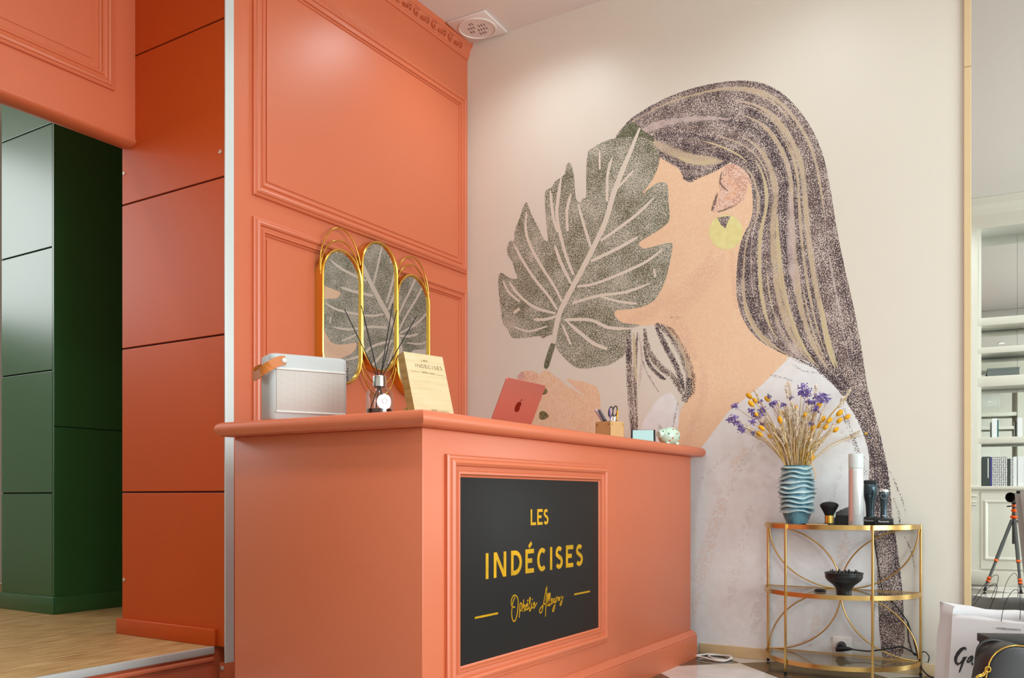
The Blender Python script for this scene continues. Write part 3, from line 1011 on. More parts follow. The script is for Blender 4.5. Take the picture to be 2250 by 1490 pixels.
# ear and earring
shape('ear', [(1590, 370), (1605, 360), (1625, 366), (1644, 384), (1652, 410), (1650, 432), (1638, 448), (1612, 458), (1585, 462), (1566, 466), (1572, 446), (1582, 430), (1580, 398)], 'ear_print', 6)
shape('ear_light', [(1644, 400), (1652, 420), (1648, 440), (1632, 462), (1600, 470), (1575, 476), (1570, 470), (1600, 462), (1630, 444), (1640, 424)], 'skin_print', 7)
shape('ear_light', [(1588, 392), (1598, 386), (1612, 398), (1622, 415), (1612, 436), (1590, 440), (1600, 424), (1602, 408)], 'skin_pink', 7)
ribbon('ear_line', [(1586, 376), (1582, 400), (1590, 412), (1600, 420)], 5, 'strand_brown', 8)
ribbon('ear_line', [(1577, 424), (1570, 445), (1564, 464)], 7, 'strand_brown', 8)
ribbon('ear_line', [(1612, 452), (1590, 462), (1574, 466)], 4, 'strand_brown', 8)
shape('earring', [(1595 + 37 * math.cos(a), 510 + 38 * math.sin(a)) for a in [2 * PI * i / 20 for i in range(20)]], 'earring_print', 7)
shape('earring_gap', [(1576, 478), (1606, 474), (1598, 490), (1594, 502), (1584, 494)], 'hair_print', 8, closed_smooth=False)

# monstera leaf
LEAF = [(1355, 303), (1324, 312), (1298, 328), (1291, 338), (1288, 380), (1288, 432), (1280, 435), (1277, 444), (1268, 441), (1264, 427), (1261, 385), (1255, 361), (1250, 357), (1244, 364), (1241, 382), (1230, 392), (1219, 399), (1213, 411), (1200, 418), (1197, 432), (1199, 474), (1202, 510), (1204, 528), (1195, 526), (1182, 498), (1168, 472), (1160, 449), (1155, 445), (1148, 458), (1142, 479), (1134, 498), (1130, 515), (1129, 529), (1121, 529), (1114, 543), (1116, 562), (1125, 574), (1132, 597), (1137, 611), (1127, 613), (1115, 608), (1101, 599), (1095, 611), (1096, 644), (1101, 680), (1105, 710), (1115, 722), (1121, 736), (1129, 743), (1157, 742), (1186, 738), (1193, 744), (1204, 738), (1215, 737),
        (1221, 762), (1233, 778), (1249, 795), (1268, 808), (1291, 810), (1315, 805), (1338, 802), (1362, 788), (1374, 776), (1376, 740), (1388, 722), (1406, 714), (1371, 710), (1357, 701), (1350, 689), (1355, 682), (1376, 680), (1409, 675), (1437, 661), (1453, 637), (1465, 607), (1477, 550), (1476, 534), (1456, 536), (1432, 543), (1413, 546), (1404, 536), (1413, 527), (1444, 508), (1465, 492), (1472, 479), (1469, 444), (1467, 408), (1456, 400), (1437, 406), (1409, 428), (1428, 404), (1443, 375), (1450, 345), (1442, 324), (1428, 310), (1405, 300), (1380, 302)]
shape('leaf', LEAF, 'leaf_print', 7, sub=2)
VEIN = [([(1406, 281), (1385, 333), (1350, 420), (1329, 490), (1291, 569), (1256, 635), (1230, 687), (1219, 734), (1216, 756)], 11),
        ([(1345, 347), (1335, 385), (1334, 443)], 6), ([(1317, 331), (1318, 373)], 4), ([(1392, 375), (1355, 415)], 5), ([(1270, 448), (1284, 498), (1298, 543)], 6),
        ([(1255, 425), (1246, 462), (1247, 508)], 6), ([(1233, 390), (1227, 432), (1224, 479), (1240, 550), (1260, 604)], 7), ([(1209, 418), (1216, 479), (1226, 510)], 6),
        ([(1219, 539), (1233, 579), (1255, 623)], 7), ([(1157, 465), (1155, 503), (1165, 539), (1190, 586), (1216, 626), (1235, 663)], 6), ([(1129, 536), (1146, 569), (1174, 612), (1204, 649), (1224, 680)], 6),
        ([(1105, 616), (1118, 642), (1142, 663)], 5), ([(1118, 619), (1139, 647), (1174, 675), (1221, 689)], 6), ([(1172, 702), (1197, 702), (1226, 694)], 6), ([(1127, 717), (1162, 728), (1202, 717)], 4),
        ([(1128, 688), (1142, 678)], 6), ([(1437, 434), (1404, 467), (1364, 498), (1320, 529)], 6), ([(1402, 520), (1357, 546), (1298, 574)], 7), ([(1458, 546), (1418, 576), (1362, 602), (1308, 623), (1268, 630)], 6),
        ([(1428, 623), (1374, 642), (1315, 650), (1258, 666)], 6), ([(1317, 651), (1362, 663), (1399, 667)], 5), ([(1388, 722), (1338, 720), (1296, 703), (1240, 703)], 7), ([(1244, 705), (1280, 736), (1305, 755), (1334, 767)], 8),
        ([(1235, 712), (1254, 757)], 5), ([(1437, 590), (1440, 610)], 4)]
for pts, wd in VEIN:
    ribbon('leaf_vein', pts if len(pts) > 2 else [pts[0], ((pts[0][0] + pts[1][0]) / 2, (pts[0][1] + pts[1][1]) / 2), pts[1]], wd, 'vein_print', 8, taper=(.35, .8))
ribbon('leaf_stem', [(1216, 755), (1206, 785), (1199, 810)], 12, 'strand_dark' if False else 'leaf_dark', 8, taper=(.8, .5))

# ================================================================== RECEPTION DESK
XF, XBK, YF, YE = -1.66, -2.507, 2.142, 4.45
ZT = 1.117
dk = thing('reception_desk', 'red orange panelled reception desk with thick rounded top', 'desk', (-2.08, 2.5, 0))
DI = Vector((-2.08, 2.5, 0))


def part(o, root):
    """keep world placement when parenting a mesh modelled in world coordinates"""
    o.parent = root
    o.matrix_parent_inverse = Matrix.Translation(-Vector(root.location)) if root.rotation_euler.z == 0 else (Matrix.Translation(root.location) @ Matrix.Rotation(root.rotation_euler.z, 4, 'Z')).inverted()
    return o


part(box('body', 'red_paint', None, (XBK, YF, 0), (XF, YE, 1.066), bevel=.003), dk)
part(box('end_panel', 'red_paint', None, (XBK + .01, YE, 0), (XF - .010, YE + .018, 1.066)), dk)
me = MB().box(XBK - .05, YF - .05, 1.066, XF + .042, YM - .03, ZT)
bm = bmesh.new()
tmp = bpy.data.meshes.new('t'); tmp.from_pydata(me.v, [], me.f); bm.from_mesh(tmp)
ed = [e for e in bm.edges if abs(e.verts[0].co.z - e.verts[1].co.z) < 1e-6]
bmesh.ops.bevel(bm, geom=ed, offset=.0249, segments=7, profile=.5, affect='EDGES')
bmesh.ops.recalc_face_normals(bm, faces=bm.faces)
top = bpy.data.meshes.new('countertop'); bm.to_mesh(top); bm.free()
for p in top.polygons: p.use_smooth = True
top.set_sharp_from_angle(angle=math.radians(40))
top.materials.append(M['red_paint'])
to = bpy.data.objects.new('countertop', top); COL.objects.link(to); part(to, dk)
# plinth with chamfered top along the front
pp = [(0, 0), (.026, 0), (.026, .112), (.023, .116), (.026, .120), (.002, .146), (0, .146)]
part(MB().grid([[(XF + d, y, z) for d, z in pp] for y in (YF - .02, YE + .024)]).add([(XF + d, YE + .024, z) for d, z in pp], [tuple(range(len(pp)))]).add([(XF + d, YF - .02, z) for d, z in pp], [tuple(range(len(pp)))]).build('plinth', 'red_paint'), dk)
part(MB().box(XBK, YF - .024, 0, XF + .0, YF, .12).build('plinth', 'red_paint'), dk)
mb = MB(); mould(mb, [(XF, 2.255, .228), (XF, 3.413, .228), (XF, 3.413, .988), (XF, 2.255, .988)], (1, 0, 0), MPROF)
part(mb.build('panel_moulding', 'red_paint'), dk)
# black sign with gilt lettering
SX = XF + .006
sg = part(box('sign_board', 'sign_black', None, (XF, 2.324, .283), (SX, 3.352, .918), bevel=.0008), dk)
tag(sg, 'matt black sign board with gold lettering')
to3 = lambda p: Vector((SX, p[0], p[1]))


def gl(mb, name):
    o = mb.build(name, 'gold_foil', sg)
    return o


word = [('I', 1066.5, 1073), ('N', 1084.5, 1111.5), ('D', 1122.5, 1146), ('É', 1154, 1172.5), ('C', 1180, 1200), ('I', 1208, 1213), ('S', 1220, 1236), ('E', 1243, 1259), ('S', 1265, 1280)]
for ch, a, b_ in word:
    gl(letter(MB(), ch, onX(a, 1200, SX).y, onX(b_, 1200, SX).y, .572, .660, .0165, to3, (1, 0, 0), .0012), 'gold_letter')
for ch, a, b_ in (('L', 1165.5, 1177), ('E', 1180, 1191.5), ('S', 1194, 1204.5)):
    gl(letter(MB(), ch, onX(a, 1200, SX).y, onX(b_, 1200, SX).y, .747, .806, .0105, to3, (1, 0, 0), .0012), 'gold_letter')
SCR = [[(612, 1185), (580, 1175), (572, 1125), (585, 1082), (605, 1062), (630, 1075), (643, 1120), (640, 1200), (628, 1280), (610, 1325), (590, 1320), (578, 1270), (580, 1200), (590, 1130), (612, 1082)],
       [(655, 1290), (660, 1190), (664, 1150), (674, 1143), (682, 1170), (674, 1215), (662, 1222)],
       [(690, 1232), (694, 1170), (700, 1105)], [(690, 1218), (703, 1166), (713, 1170), (709, 1220), (719, 1208)],
       [(720, 1195), (738, 1168), (741, 1150), (731, 1154), (724, 1190), (733, 1210), (750, 1188)], [(735, 1127), (746, 1108)],
       [(750, 1200), (766, 1120), (768, 1090), (760, 1096), (757, 1190), (763, 1225), (777, 1190)],
       [(781, 1140), (779, 1195), (791, 1183)], [(787, 1110), (791, 1100)],
       [(795, 1180), (812, 1152), (808, 1136), (800, 1150), (804, 1195), (836, 1138)],
       [(868, 1195), (862, 1232), (876, 1243), (892, 1208), (915, 1080), (931, 992), (939, 980), (936, 1012), (922, 1282)], [(868, 1200), (900, 1162), (932, 1142)],
       [(940, 1170), (954, 1070), (952, 1046), (945, 1062), (943, 1165), (956, 1158)], [(958, 1160), (971, 1060), (968, 1041), (962, 1060), (963, 1165), (976, 1148)],
       [(978, 1140), (992, 1112), (990, 1096), (982, 1110), (985, 1150), (1001, 1128)],
       [(1021, 1096), (1008, 1101), (1006, 1130), (1016, 1130), (1023, 1096), (1018, 1180), (1005, 1226), (995, 1219), (1006, 1184), (1036, 1118)],
       [(1036, 1126), (1039, 1086), (1044, 1080), (1051, 1090)], [(1061, 1086), (1053, 1100), (1059, 1118), (1069, 1100), (1063, 1086), (1076, 1086)],
       [(1085, 1070), (1093, 1095), (1088, 1150), (1075, 1166), (1072, 1154), (1086, 1120), (1106, 1078)]]
zx = lambda p: (lambda q: (q.y, q.z))(onX(1000 + p[0] / 4.657, 1080 + p[1] / 4.657, SX))
for st in SCR:
    pl = [(p.x, p.y) for p in smooth_line([zx(p) for p in st], 5)]
    gl(stroke_solid(MB(), pl, .0046, to3, (1, 0, 0), .001), 'gold_script')
for st in ([(200, 1300), (437, 1241)], [(1218, 1056), (1378, 1020)]):
    a, b_ = zx(st[0]), zx(st[1]); z = (a[1] + b_[1]) / 2
    gl(stroke_solid(MB(), [(a[0], z), (b_[0], z)], .007, to3, (1, 0, 0), .001), 'gold_dash')
o = part(MB().box(XBK - .016, YF + .10, .925, XBK, YF + .13, .95).build('hinge', 'red_paint'), dk)

# ================================================================== TRIPLE MIRROR ON THE RED WALL
tm = thing('oval_mirror_trio', 'gold framed wall mirror of three joined oval glasses with wire loops', 'mirror', (XL + .006, 3.73, 1.85))


def stadium(yc, z0, z1, r, n=14):
    pts = []
    for i in range(n + 1):
        a = PI * i / n
        pts.append((yc + r * math.cos(a), z1 - r + r * math.sin(a)))
    for i in range(n + 1):
        a = PI + PI * i / n
        pts.append((yc + r * math.cos(a), z0 + r + r * math.sin(a)))
    return pts


XW = XL + .028
KM = .9885
zm = lambda z: .85 + (z - .85) * KM
for yc, z0, z1, rr in ((3.431, 1.440, 2.146, .152), (3.729, 1.542, 2.261, .152), (4.027, 1.440, 2.143, .152)):
    yc, z0, z1, rr = yc * KM, zm(z0), zm(z1), rr * KM
    st = stadium(yc, z0, z1, rr); si = stadium(yc, z0 + .012, z1 - .012, rr - .012)
    mb = MB()
    mb.grid([[(XW - .022, a, b_) for a, b_ in st], [(XW + .030, a, b_) for a, b_ in st], [(XW + .033, (a + c) / 2, (b_ + d) / 2) for (a, b_), (c, d) in zip(st, si)], [(XW + .030, c, d) for c, d in si], [(XW + .016, c, d) for c, d in si]], True)
    fo = mb.build('oval_frame', 'gold', None, smooth=True); part(fo, tm)
    mb = MB(); mb.prism([(XW + .002, a, b_) for a, b_ in si], (.018, 0, 0))
    g_ = mb.build('mirror_glass', 'mirror_old', None); part(g_, tm)


def loop(yc, zc, ry, rz, a0, a1, n=24):
    return [(XW + .016, yc + ry * math.cos(math.radians(a0 + (a1 - a0) * i / n)), zc + rz * math.sin(math.radians(a0 + (a1 - a0) * i / n))) for i in range(n + 1)]


for yc, zc, ry, rz, a0, a1 in ((3.431, 2.03, .156, .228, -6, 186), (3.431, 2.00, .152, .193, -4, 184), (4.027, 2.03, .156, .218, -6, 186), (4.027, 2.00, .152, .199, -4, 184), (3.729, 1.66, .156, .252, 176, 364), (3.729, 1.69, .150, .222, 178, 362)):
    part(MB().tube(loop(yc * KM, zm(zc), ry * KM, rz * KM, a0, a1), .0042, 8).build('wire_loop', 'gold', None, smooth=True), tm)
# ================================================================== THINGS ON THE DESK
def local(o, root):
    o.parent = root
    return o


# ---- loudspeaker: white box, perforated grille, leather strap
# front face runs along direction FD, faces the room
FD = Vector((.451, .893, 0)); FN = Vector((.893, -.451, 0))
c0 = onX(592, 900, -2.33)
SPW, SPH, SPD = .0, .238, .125
# width from the right-hand edge seen at x = 766
rv = ray(766, 900)
den = FD.x * rv.y - FD.y * rv.x
SPW = (rv.x * c0.y - rv.y * c0.x) / den
sp = thing('bluetooth_speaker', 'pale grey loudspeaker box with perforated front and tan leather strap', 'speaker', (c0.x, c0.y, ZT), math.atan2(FD.y, FD.x))
# local frame: x along the front, -y out of the front (towards the room), z up
def rbox(x0, x1, y0, y1, z0, z1, r, n=6):
    pts = []
    for cx, cy, a0 in ((x1 - r, y1 - r, 0), (x0 + r, y1 - r, 90), (x0 + r, y0 + r, 180), (x1 - r, y0 + r, 270)):
        for i in range(n + 1):
            a = math.radians(a0 + 90 * i / n)
            pts.append((cx + r * math.cos(a), cy + r * math.sin(a), z0))
    return pts
mb = MB(); rows = []
pl = rbox(0, SPW, 0, SPD, 0, SPH, .028)
cxm, cym = SPW / 2, SPD / 2
for ins, z in ((.012, 0), (.003, .003), (0, .010), (0, SPH - .014), (.002, SPH - .006), (.010, SPH)):
    rows.append([(cxm + (x - cxm) * (1 - ins / cxm), cym + (y - cym) * (1 - ins / cym), z) for x, y, _ in pl])
mb.grid(rows, True); n = len(pl)
mb.f.append(tuple(range(n - 1, -1, -1))); mb.f.append(tuple(range(len(mb.v) - n, len(mb.v))))
mb.build('casing', 'plastic_grey', sp, smooth=True)
box('grille', 'grille', sp, (.024, -.0025, .038), (SPW - .018, .004, SPH - .058), bevel=.001)
box('grille_bar', 'plastic_white', sp, (.022, -.005, SPH - .058), (SPW - .014, .004, SPH - .050), bevel=.0015)
box('grille_bar', 'plastic_white', sp, (.022, -.005, .030), (SPW - .014, .004, .038), bevel=.0015)
# strap: from the rivet on the front round the left side
sc_ = [(.058, -.004, SPH - .024), (.038, -.005, SPH - .028), (.016, -.008, SPH - .038), (-.006, -.010, SPH - .052), (-.024, .004, SPH - .066), (-.030, .03, SPH - .076), (-.030, .09, SPH - .076), (-.022, .12, SPH - .064), (0, SPD + .008, SPH - .045), (.05, SPD + .004, SPH - .025)]
cl = smooth_line(sc_, 5)
rows = []
for i, p in enumerate(cl):
    t = i / (len(cl) - 1)
    h = .0165 if .06 < t < .94 else .0165 * math.sqrt(max(.05, 1 - ((.06 - min(t, 1 - t)) / .06) ** 2))
    d = (cl[min(i + 1, len(cl) - 1)] - cl[max(i - 1, 0)]).normalized()
    side = Vector((0, 0, 1)) - d * d.z
    side.normalize()
    nn = d.cross(side) * .0016
    rows.append([p + side * h + nn, p - side * h + nn, p - side * h - nn, p + side * h - nn])
mb = MB().grid(rows, True); n = len(rows) * 4
mb.f += [(0, 1, 2, 3), (n - 1, n - 2, n - 3, n - 4)]
st = mb.build('strap', 'leather_tan', sp)
o = MB().lathe([(.0085, 0), (.0085, .003), (.005, .005)], 16).build('rivet', 'plastic_white', st, smooth=True)
o.rotation_euler = (PI / 2, 0, 0); o.location = (.050, -.006, SPH - .026)

# ---- reed diffuser
p = onX(834, 900, -1.95)
rd = thing('reed_diffuser', 'glass reed diffuser bottle with silver collar and black reeds', 'diffuser', (p.x, p.y, ZT))
MB().lathe([(.040, .0), (.045, .003), (.046, .01), (.046, .075), (.043, .088), (.034, .100), (.022, .106), (.018, .108), (.018, .118)], 36, caps=False).lathe([(.043, .004), (.043, .075), (.040, .086), (.032, .097), (.016, .104), (.0155, .118)], 36, caps=False).build('bottle', 'clear_glass', rd, smooth=True)
MB().lathe([(.040, .003), (.0425, .006), (.0425, .030), (.0005, .030)], 32).build('perfume', 'amber_liquid', rd, smooth=True)
MB().lathe([(.0195, .106), (.0225, .107), (.0228, .110), (.0228, .140), (.0215, .143), (.014, .143), (.014, .110)], 32, caps=False).build('collar', 'chrome', rd, smooth=True)
vdir = Vector((-p.x, -p.y, 0)).normalized(); vr = Vector((-vdir.y, vdir.x, 0))
lx = []
o = MB()
ring = [vdir * .0465 + vr * 0 for i in range(1)]
cen = math.atan2(vdir.y, vdir.x) + .38
rows = []
for j in range(9):
    t = -1 + 2 * j / 8
    hw = .027 * math.sqrt(max(0.0, 1 - t * t))
    rows.append([((.0466) * math.cos(cen + s * hw / .0466), (.0466) * math.sin(cen + s * hw / .0466), .052 + t * .027) for s in (-1, -.5, 0, .5, 1)])
MB().grid(rows).build('label', 'label_white', rd, smooth=True)
MB().tube([((.0472) * math.cos(cen + a * .1 * math.cos(b_)), (.0472) * math.sin(cen + a * .1 * math.cos(b_)), .054 + .008 * math.sin(b_)) for a, b_ in [(2, 2 * PI * i / 16) for i in range(16)]], .0006, 5, closed=True).build('label_print', 'label_grey', rd)
D2 = p.x * -SN + p.y * CS
for px, py, bx, by in ((757, 680, -.012, .02), (794, 672, .004, .012), (800, 700, .018, -.02), (863, 668, -.015, -.01), (872, 682, -.02, .015), (916, 694, -.03, -.012)):
    dep = D2 + random.uniform(-.04, .06)
    tp = ray(px, py) * dep + Vector((0, 0, CAMH))
    a = Vector((tp.x - p.x, tp.y - p.y, tp.z - ZT))
    neck = Vector((a.x * .06, a.y * .06, .14)); low = Vector((-a.x * .22, -a.y * .22, .012))
    low.x = max(-.03, min(.03, low.x + bx * .3)); low.y = max(-.03, min(.03, low.y + by * .3))
    MB().tube([low, neck, a], .0018, 6).build('reed', 'reed', rd)

# ---- wooden sign block, leaning
WD = Vector((.233, .972, 0)).normalized()
p = onX(914, 900, -1.80)
rv = ray(1000, 900); WW = (rv.x * p.y - rv.y * p.x) / (WD.x * rv.y - WD.y * rv.x)
ws = thing('wooden_sign', 'slanted pale wooden sign block engraved with writing on desk corner', 'sign', (p.x, p.y, ZT), math.atan2(WD.y, WD.x))
LEAN = .050 / .236
WH, WT = .236, .034
fz = lambda v: Vector((0, .22 * v * 1.0, v))           # slope of the front: local +y is away from the room
sl = .30
def wf(u, v, d=0.0):
    """point on the slanted front: u across, v up the face, d out of it"""
    c, s_ = math.cos(math.atan(sl)), math.sin(math.atan(sl))
    return Vector((u, s_ * v - c * d, c * v + s_ * d))
L_ = .232
mb = MB()
c_, s_ = math.cos(math.atan(sl)), math.sin(math.atan(sl))
prof = [(0, 0), (s_ * L_, c_ * L_), (s_ * L_ + WT * 1.0, c_ * L_ - WT * sl), (WT * 1.1, 0)]
mb.prism([(0.0, a, b_) for a, b_ in prof], (WW, 0, 0))
mb.build('block', 'beech', ws, bevel=.0012)
MB().prism([(-.0006, a, b_) for a, b_ in prof], (.0006, 0, 0)).build('end_grain', 'beech_end', ws)
MB().prism([(.0, .036, 0), (.0, .085, 0), (.0, .062, .034)], (.04, 0, 0)).build('foot', 'beech_end', ws)
tw = lambda q: wf(q[0], q[1], .0002)
x = WW * .22
for ch, wv in (('I', .006), ('N', .0125), ('D', .0115), ('É' if False else 'E', .009), ('C', .0115), ('I', .006), ('S', .009), ('E', .009), ('S', .009)):
    letter(MB(), ch, x, x + wv * WW / .16, L_ * .775, L_ * .83, .0016, tw, (0, -c_, s_), .0004).build('engraved_letter', 'burnt', ws)
    x += (wv + .0035) * WW / .16
x = WW * .41
for ch in 'LES':
    letter(MB(), ch, x, x + .0065, L_ * .88, L_ * .905, .0011, tw, (0, -c_, s_), .0004).build('engraved_letter', 'burnt', ws)
    x += .0095
def scrib(u0, u1, v, amp, n, seed):
    rr = random.Random(seed)
    pts = [(u0 + (u1 - u0) * i / n, v + amp * (1 if i % 2 else -1) * rr.uniform(.3, 1) - (u0 * 0)) for i in range(n + 1)]
    pl = [(q.x, q.y) for q in smooth_line(pts, 4)]
    stroke_solid(MB(), pl, .0009, tw, (0, -c_, s_), .0003).build('engraved_script', 'burnt', ws)
scrib(WW * .36, WW * .53, L_ * .705, .004, 12, 1); scrib(WW * .56, WW * .70, L_ * .70, .003, 11, 2)
scrib(WW * .42, WW * .58, L_ * .115, .0045, 12, 3); scrib(WW * .62, WW * .88, L_ * .11, .003, 14, 4)
stroke_solid(MB(), [(WW * .1, L_ * .70), (WW * .32, L_ * .70)], .0007, tw, (0, -c_, s_), .0003).build('engraved_dash', 'burnt', ws)
stroke_solid(MB(), [(WW * .74, L_ * .69), (WW * .94, L_ * .69)], .0007, tw, (0, -c_, s_), .0003).build('engraved_dash', 'burnt', ws)

# ---- laptop, seen from behind its lid
XH = -1.90
a = onX(1075, 912, XH); b_ = onX(1162, 927, XH)
LW = b_.y - a.y
lp = thing('laptop', 'open copper pink laptop seen from behind its lid', 'laptop', (XH, a.y, ZT + .001), 0)
box('base', 'copper_lid', lp, (-.20, 0, 0), (.0, LW, .012), bevel=.004)
box('keyboard', 'keys', lp, (-.13, .02, .0118), (-.02, LW - .02, .0128))
TL = math.radians(24)
mb = MB(); rr_ = .010; hgt = .205
def lidp(u, v, d): return Vector((math.sin(TL) * v + math.cos(TL) * d, u, .010 + math.cos(TL) * v - math.sin(TL) * d))
out = []
for cx, cy, a0 in ((LW - rr_, hgt - rr_, 0), (rr_, hgt - rr_, 90)):
    for i in range(6):
        t = math.radians(a0 + 90 * i / 5); out.append((cx + rr_ * math.cos(t), cy + rr_ * math.sin(t)))
out += [(0, 0), (LW, 0)]
nl = Vector((math.cos(TL), 0, -math.sin(TL)))
lid = MB().prism([lidp(u, v, 0) for u, v in out], -nl * .005).build('lid', 'copper_lid', lp, bevel=.001)
MB().prism([lidp(u, v, -.0052) for u, v in ((.008, .01), (LW - .008, .01), (LW - .008, hgt - .008), (.008, hgt - .008))], -nl * .0004).build('screen', 'keys', lid)
# emblem on the lid: apple with a bite and a leaf
cu, cv, R_ = LW * .5, hgt * .47, .023
ap = []
for i in range(28):
    t = 2 * PI * i / 28
    r = R_ * (1 - .10 * math.cos(2 * t) * 0 + (-.16 if abs(t - PI / 2) < .12 else 0) + (-.10 if abs(t - 3 * PI / 2) < .12 else 0))
    uu, vv = cu + r * .92 * math.cos(t), cv + r * math.sin(t)
    if (uu - (cu + R_ * 1.12)) ** 2 + (vv - (cv + .002)) ** 2 < (R_ * .52) ** 2:
        k_ = math.atan2(vv - cv - .002, uu - cu - R_ * 1.12); uu, vv = cu + R_ * 1.12 + R_ * .52 * math.cos(k_), cv + .002 + R_ * .52 * math.sin(k_)
    ap.append((uu, vv))
MB().prism([lidp(u, v, .0001) for u, v in ap], nl * .0004).build('emblem', 'copper_logo', lid)
MB().prism([lidp(cu + .002 + u, cv + R_ * 1.05 + v, .0001) for u, v in ((0, 0), (.002, .007), (.009, .012), (.008, .004))], nl * .0004).build('emblem', 'copper_logo', lid)

# ---- pen box with its pens
p = onX(1340, 950, -1.80)
ph = thing('pen_box', 'square kraft pen holder with brass rivets on the desk', 'pen holder', (p.x, p.y, ZT), math.radians(-18))
hs, hh, th_ = .047, .088, .003
mb = MB(); mb.box(-hs, -hs, 0, hs, hs, .003); mb.box(-hs, -hs, 0, -hs + th_, hs, hh); mb.box(hs - th_, -hs, 0, hs, hs, hh); mb.box(-hs, -hs, 0, hs, -hs + th_, hh); mb.box(-hs, hs - th_, 0, hs, hs, hh)
mb.build('holder', 'kraft', ph)
for xx in (-1, 1):
    for o_, rot in (((xx * .036, -hs, hh - .014), (PI / 2, 0, 0)), ((hs, xx * .036, hh - .014), (0, PI / 2, 0))):
        o = MB().lathe([(.0045, 0), (.0045, .001), (.002, .0025)], 12).build('rivet', 'brass', ph, smooth=True); o.location = o_; o.rotation_euler = rot
def inbox(name, label, cat, base, tip, r, mt, extra=None, mt2=None):
    """a thing standing in the pen box: base and tip as offsets from the box centre"""
    t = thing(name, label, cat, (p.x, p.y, ZT + .004))
    b0, t0 = Vector(base), Vector(tip)
    d = t0 - b0
    MB().tube([b0, b0 + d * .9, t0], [r, r, r * (.9 if not extra else .5)], 10).build('barrel', mt, t, smooth=True)
    MB().tube([b0 + d * .62, b0 + d * .66], r * 1.12, 10).build('band', mt2 or mt, t, smooth=True)
    return t
R3 = Vector((CS, SN, 0))
def off(dx, dz, dd=0.0): return tuple(R3 * dx + Vector((-SN, CS, 0)) * dd + Vector((0, 0, dz)))
inbox('marker_pen', 'thick dark grey marker leaning left out of the pen holder', 'pen', off(.030, .0, .0), off(-.052, .142, .0), .0075, 'marker_grey', mt2='black_plastic')
inbox('marker_pen', 'pale lilac marker leaning furthest left out of the pen holder', 'pen', off(.024, .0, .022), off(-.066, .146, .022), .0065, 'lilac', mt2='plastic_white')
inbox('ballpoint_pen', 'purple pen standing in front of the scissors', 'pen', off(.012, .0, -.016), off(-.004, .148, -.016), .0035, 'purple', mt2='lilac')
inbox('pencil', 'yellow pencil upright at the right of the pen holder', 'pencil', off(.028, .0, .0), off(.037, .142, .0), .0038, 'pencil_yellow', extra=1, mt2='stem_brown')
inbox('ballpoint_pen', 'white pen with low cap between scissors and pencil', 'pen', off(.010, .0, .012), off(.030, .112, .012), .003, 'plastic_white', mt2='black_plastic')
sc2 = thing('scissors', 'scissors with black loop handles standing in the pen holder', 'scissors', (p.x, p.y, ZT + .004))
for s_g, (cx_, cz_) in ((-1, (.004, .132)), (1, (.025, .136))):
    pts = [off(cx_ + .010 * math.cos(a) + .12 * (.024 * math.sin(a)), cz_ + .024 * math.sin(a), .004 * s_g) for a in [2 * PI * i / 20 for i in range(20)]]
    MB().tube(pts, .0028, 8, closed=True).build('handle', 'black_plastic', sc2, smooth=True)
    MB().prism([off(cx_ - .004, .112, .003 * s_g), off(cx_ + .004, .112, .003 * s_g), off(.018 - .004 * s_g, .002, .003 * s_g), off(.014 - .004 * s_g, .002, .003 * s_g)], off(0, 0, .0015)).build('blade', 'steel', sc2)

# ---- phone on a little stand
p = onX(1413, 960, -1.78)
pn_ = thing('smartphone', 'black edged phone with pale lit screen propped low on the desk', 'phone', (p.x, p.y, ZT), math.atan2(-p.y, -p.x))
TL2 = math.radians(48)
def pt(u, v, d): return Vector((-v * math.sin(TL2) - d * 0 + d * math.cos(TL2), u, .012 + v * math.cos(TL2) + d * math.sin(TL2)))
nn = Vector((math.cos(TL2), 0, math.sin(TL2)))
MB().prism([pt(u, v, 0) for u, v in ((-.062, 0), (.062, 0), (.062, .10), (-.062, .10))], -nn * .008).build('casing', 'black_plastic', pn_, bevel=.002)
MB().prism([pt(u, v, .0001) for u, v in ((-.052, .004), (.052, .004), (.052, .096), (-.052, .096))], nn * .0005).build('screen', 'screen_blue', pn_)
MB().prism([(-.06, -.03, 0), (-.085, -.03, .0), (-.06, -.03, .045)], (0, .06, 0)).box(-.02, -.03, 0, .004, .03, .010).build('stand', 'black_plastic', pn_)

# ---- piggy bank
p = onX(1470, 960, -1.76)
vd = Vector((-p.x, -p.y, 0)).normalized()
pg = thing('piggy_bank', 'mint ceramic piggy bank with red dots at the desk end', 'piggy bank', (p.x, p.y, ZT), math.atan2(-CS, -SN) * 0 + math.atan2(-SN, -CS) + .55)
pg.scale = (1.32, 1.32, 1.32)
mb = MB(); rows = []
for j in range(15):
    t = PI * j / 14
    xx = -.046 * math.cos(t); rr_ = .040 * math.sin(t) ** .82 if 0 < j < 14 else .0005
    rows.append([(xx, rr_ * math.cos(2 * PI * i / 22), .044 + rr_ * .93 * math.sin(2 * PI * i / 22)) for i in range(22)])
body_ = mb.grid(rows, True).build('body', 'mint_ceramic', pg, smooth=True)
MB().tube([(.030, 0, .050), (.046, 0, .050), (.056, 0, .049)], [.024, .016, .013], 16).build('snout', 'mint_ceramic', pg, smooth=True)
for s_g in (-1, 1):
    MB().add([(.022, s_g * .012, .078), (.034, s_g * .026, .070), (.032, s_g * .024, .092), (.026, s_g * .020, .076)], [(0, 1, 2), (0, 2, 3), (1, 3, 2), (0, 3, 1)]).build('ear', 'ear_pink', pg)
    MB().ball((.043, s_g * .013, .060), .0028).build('eye', 'keys', pg, smooth=True)
    for fx in (-.024, .024):
        MB().tube([(fx, s_g * .018, .018), (fx, s_g * .020, 0)], [.010, .009], 12).build('foot', 'mint_ceramic', pg, smooth=True)
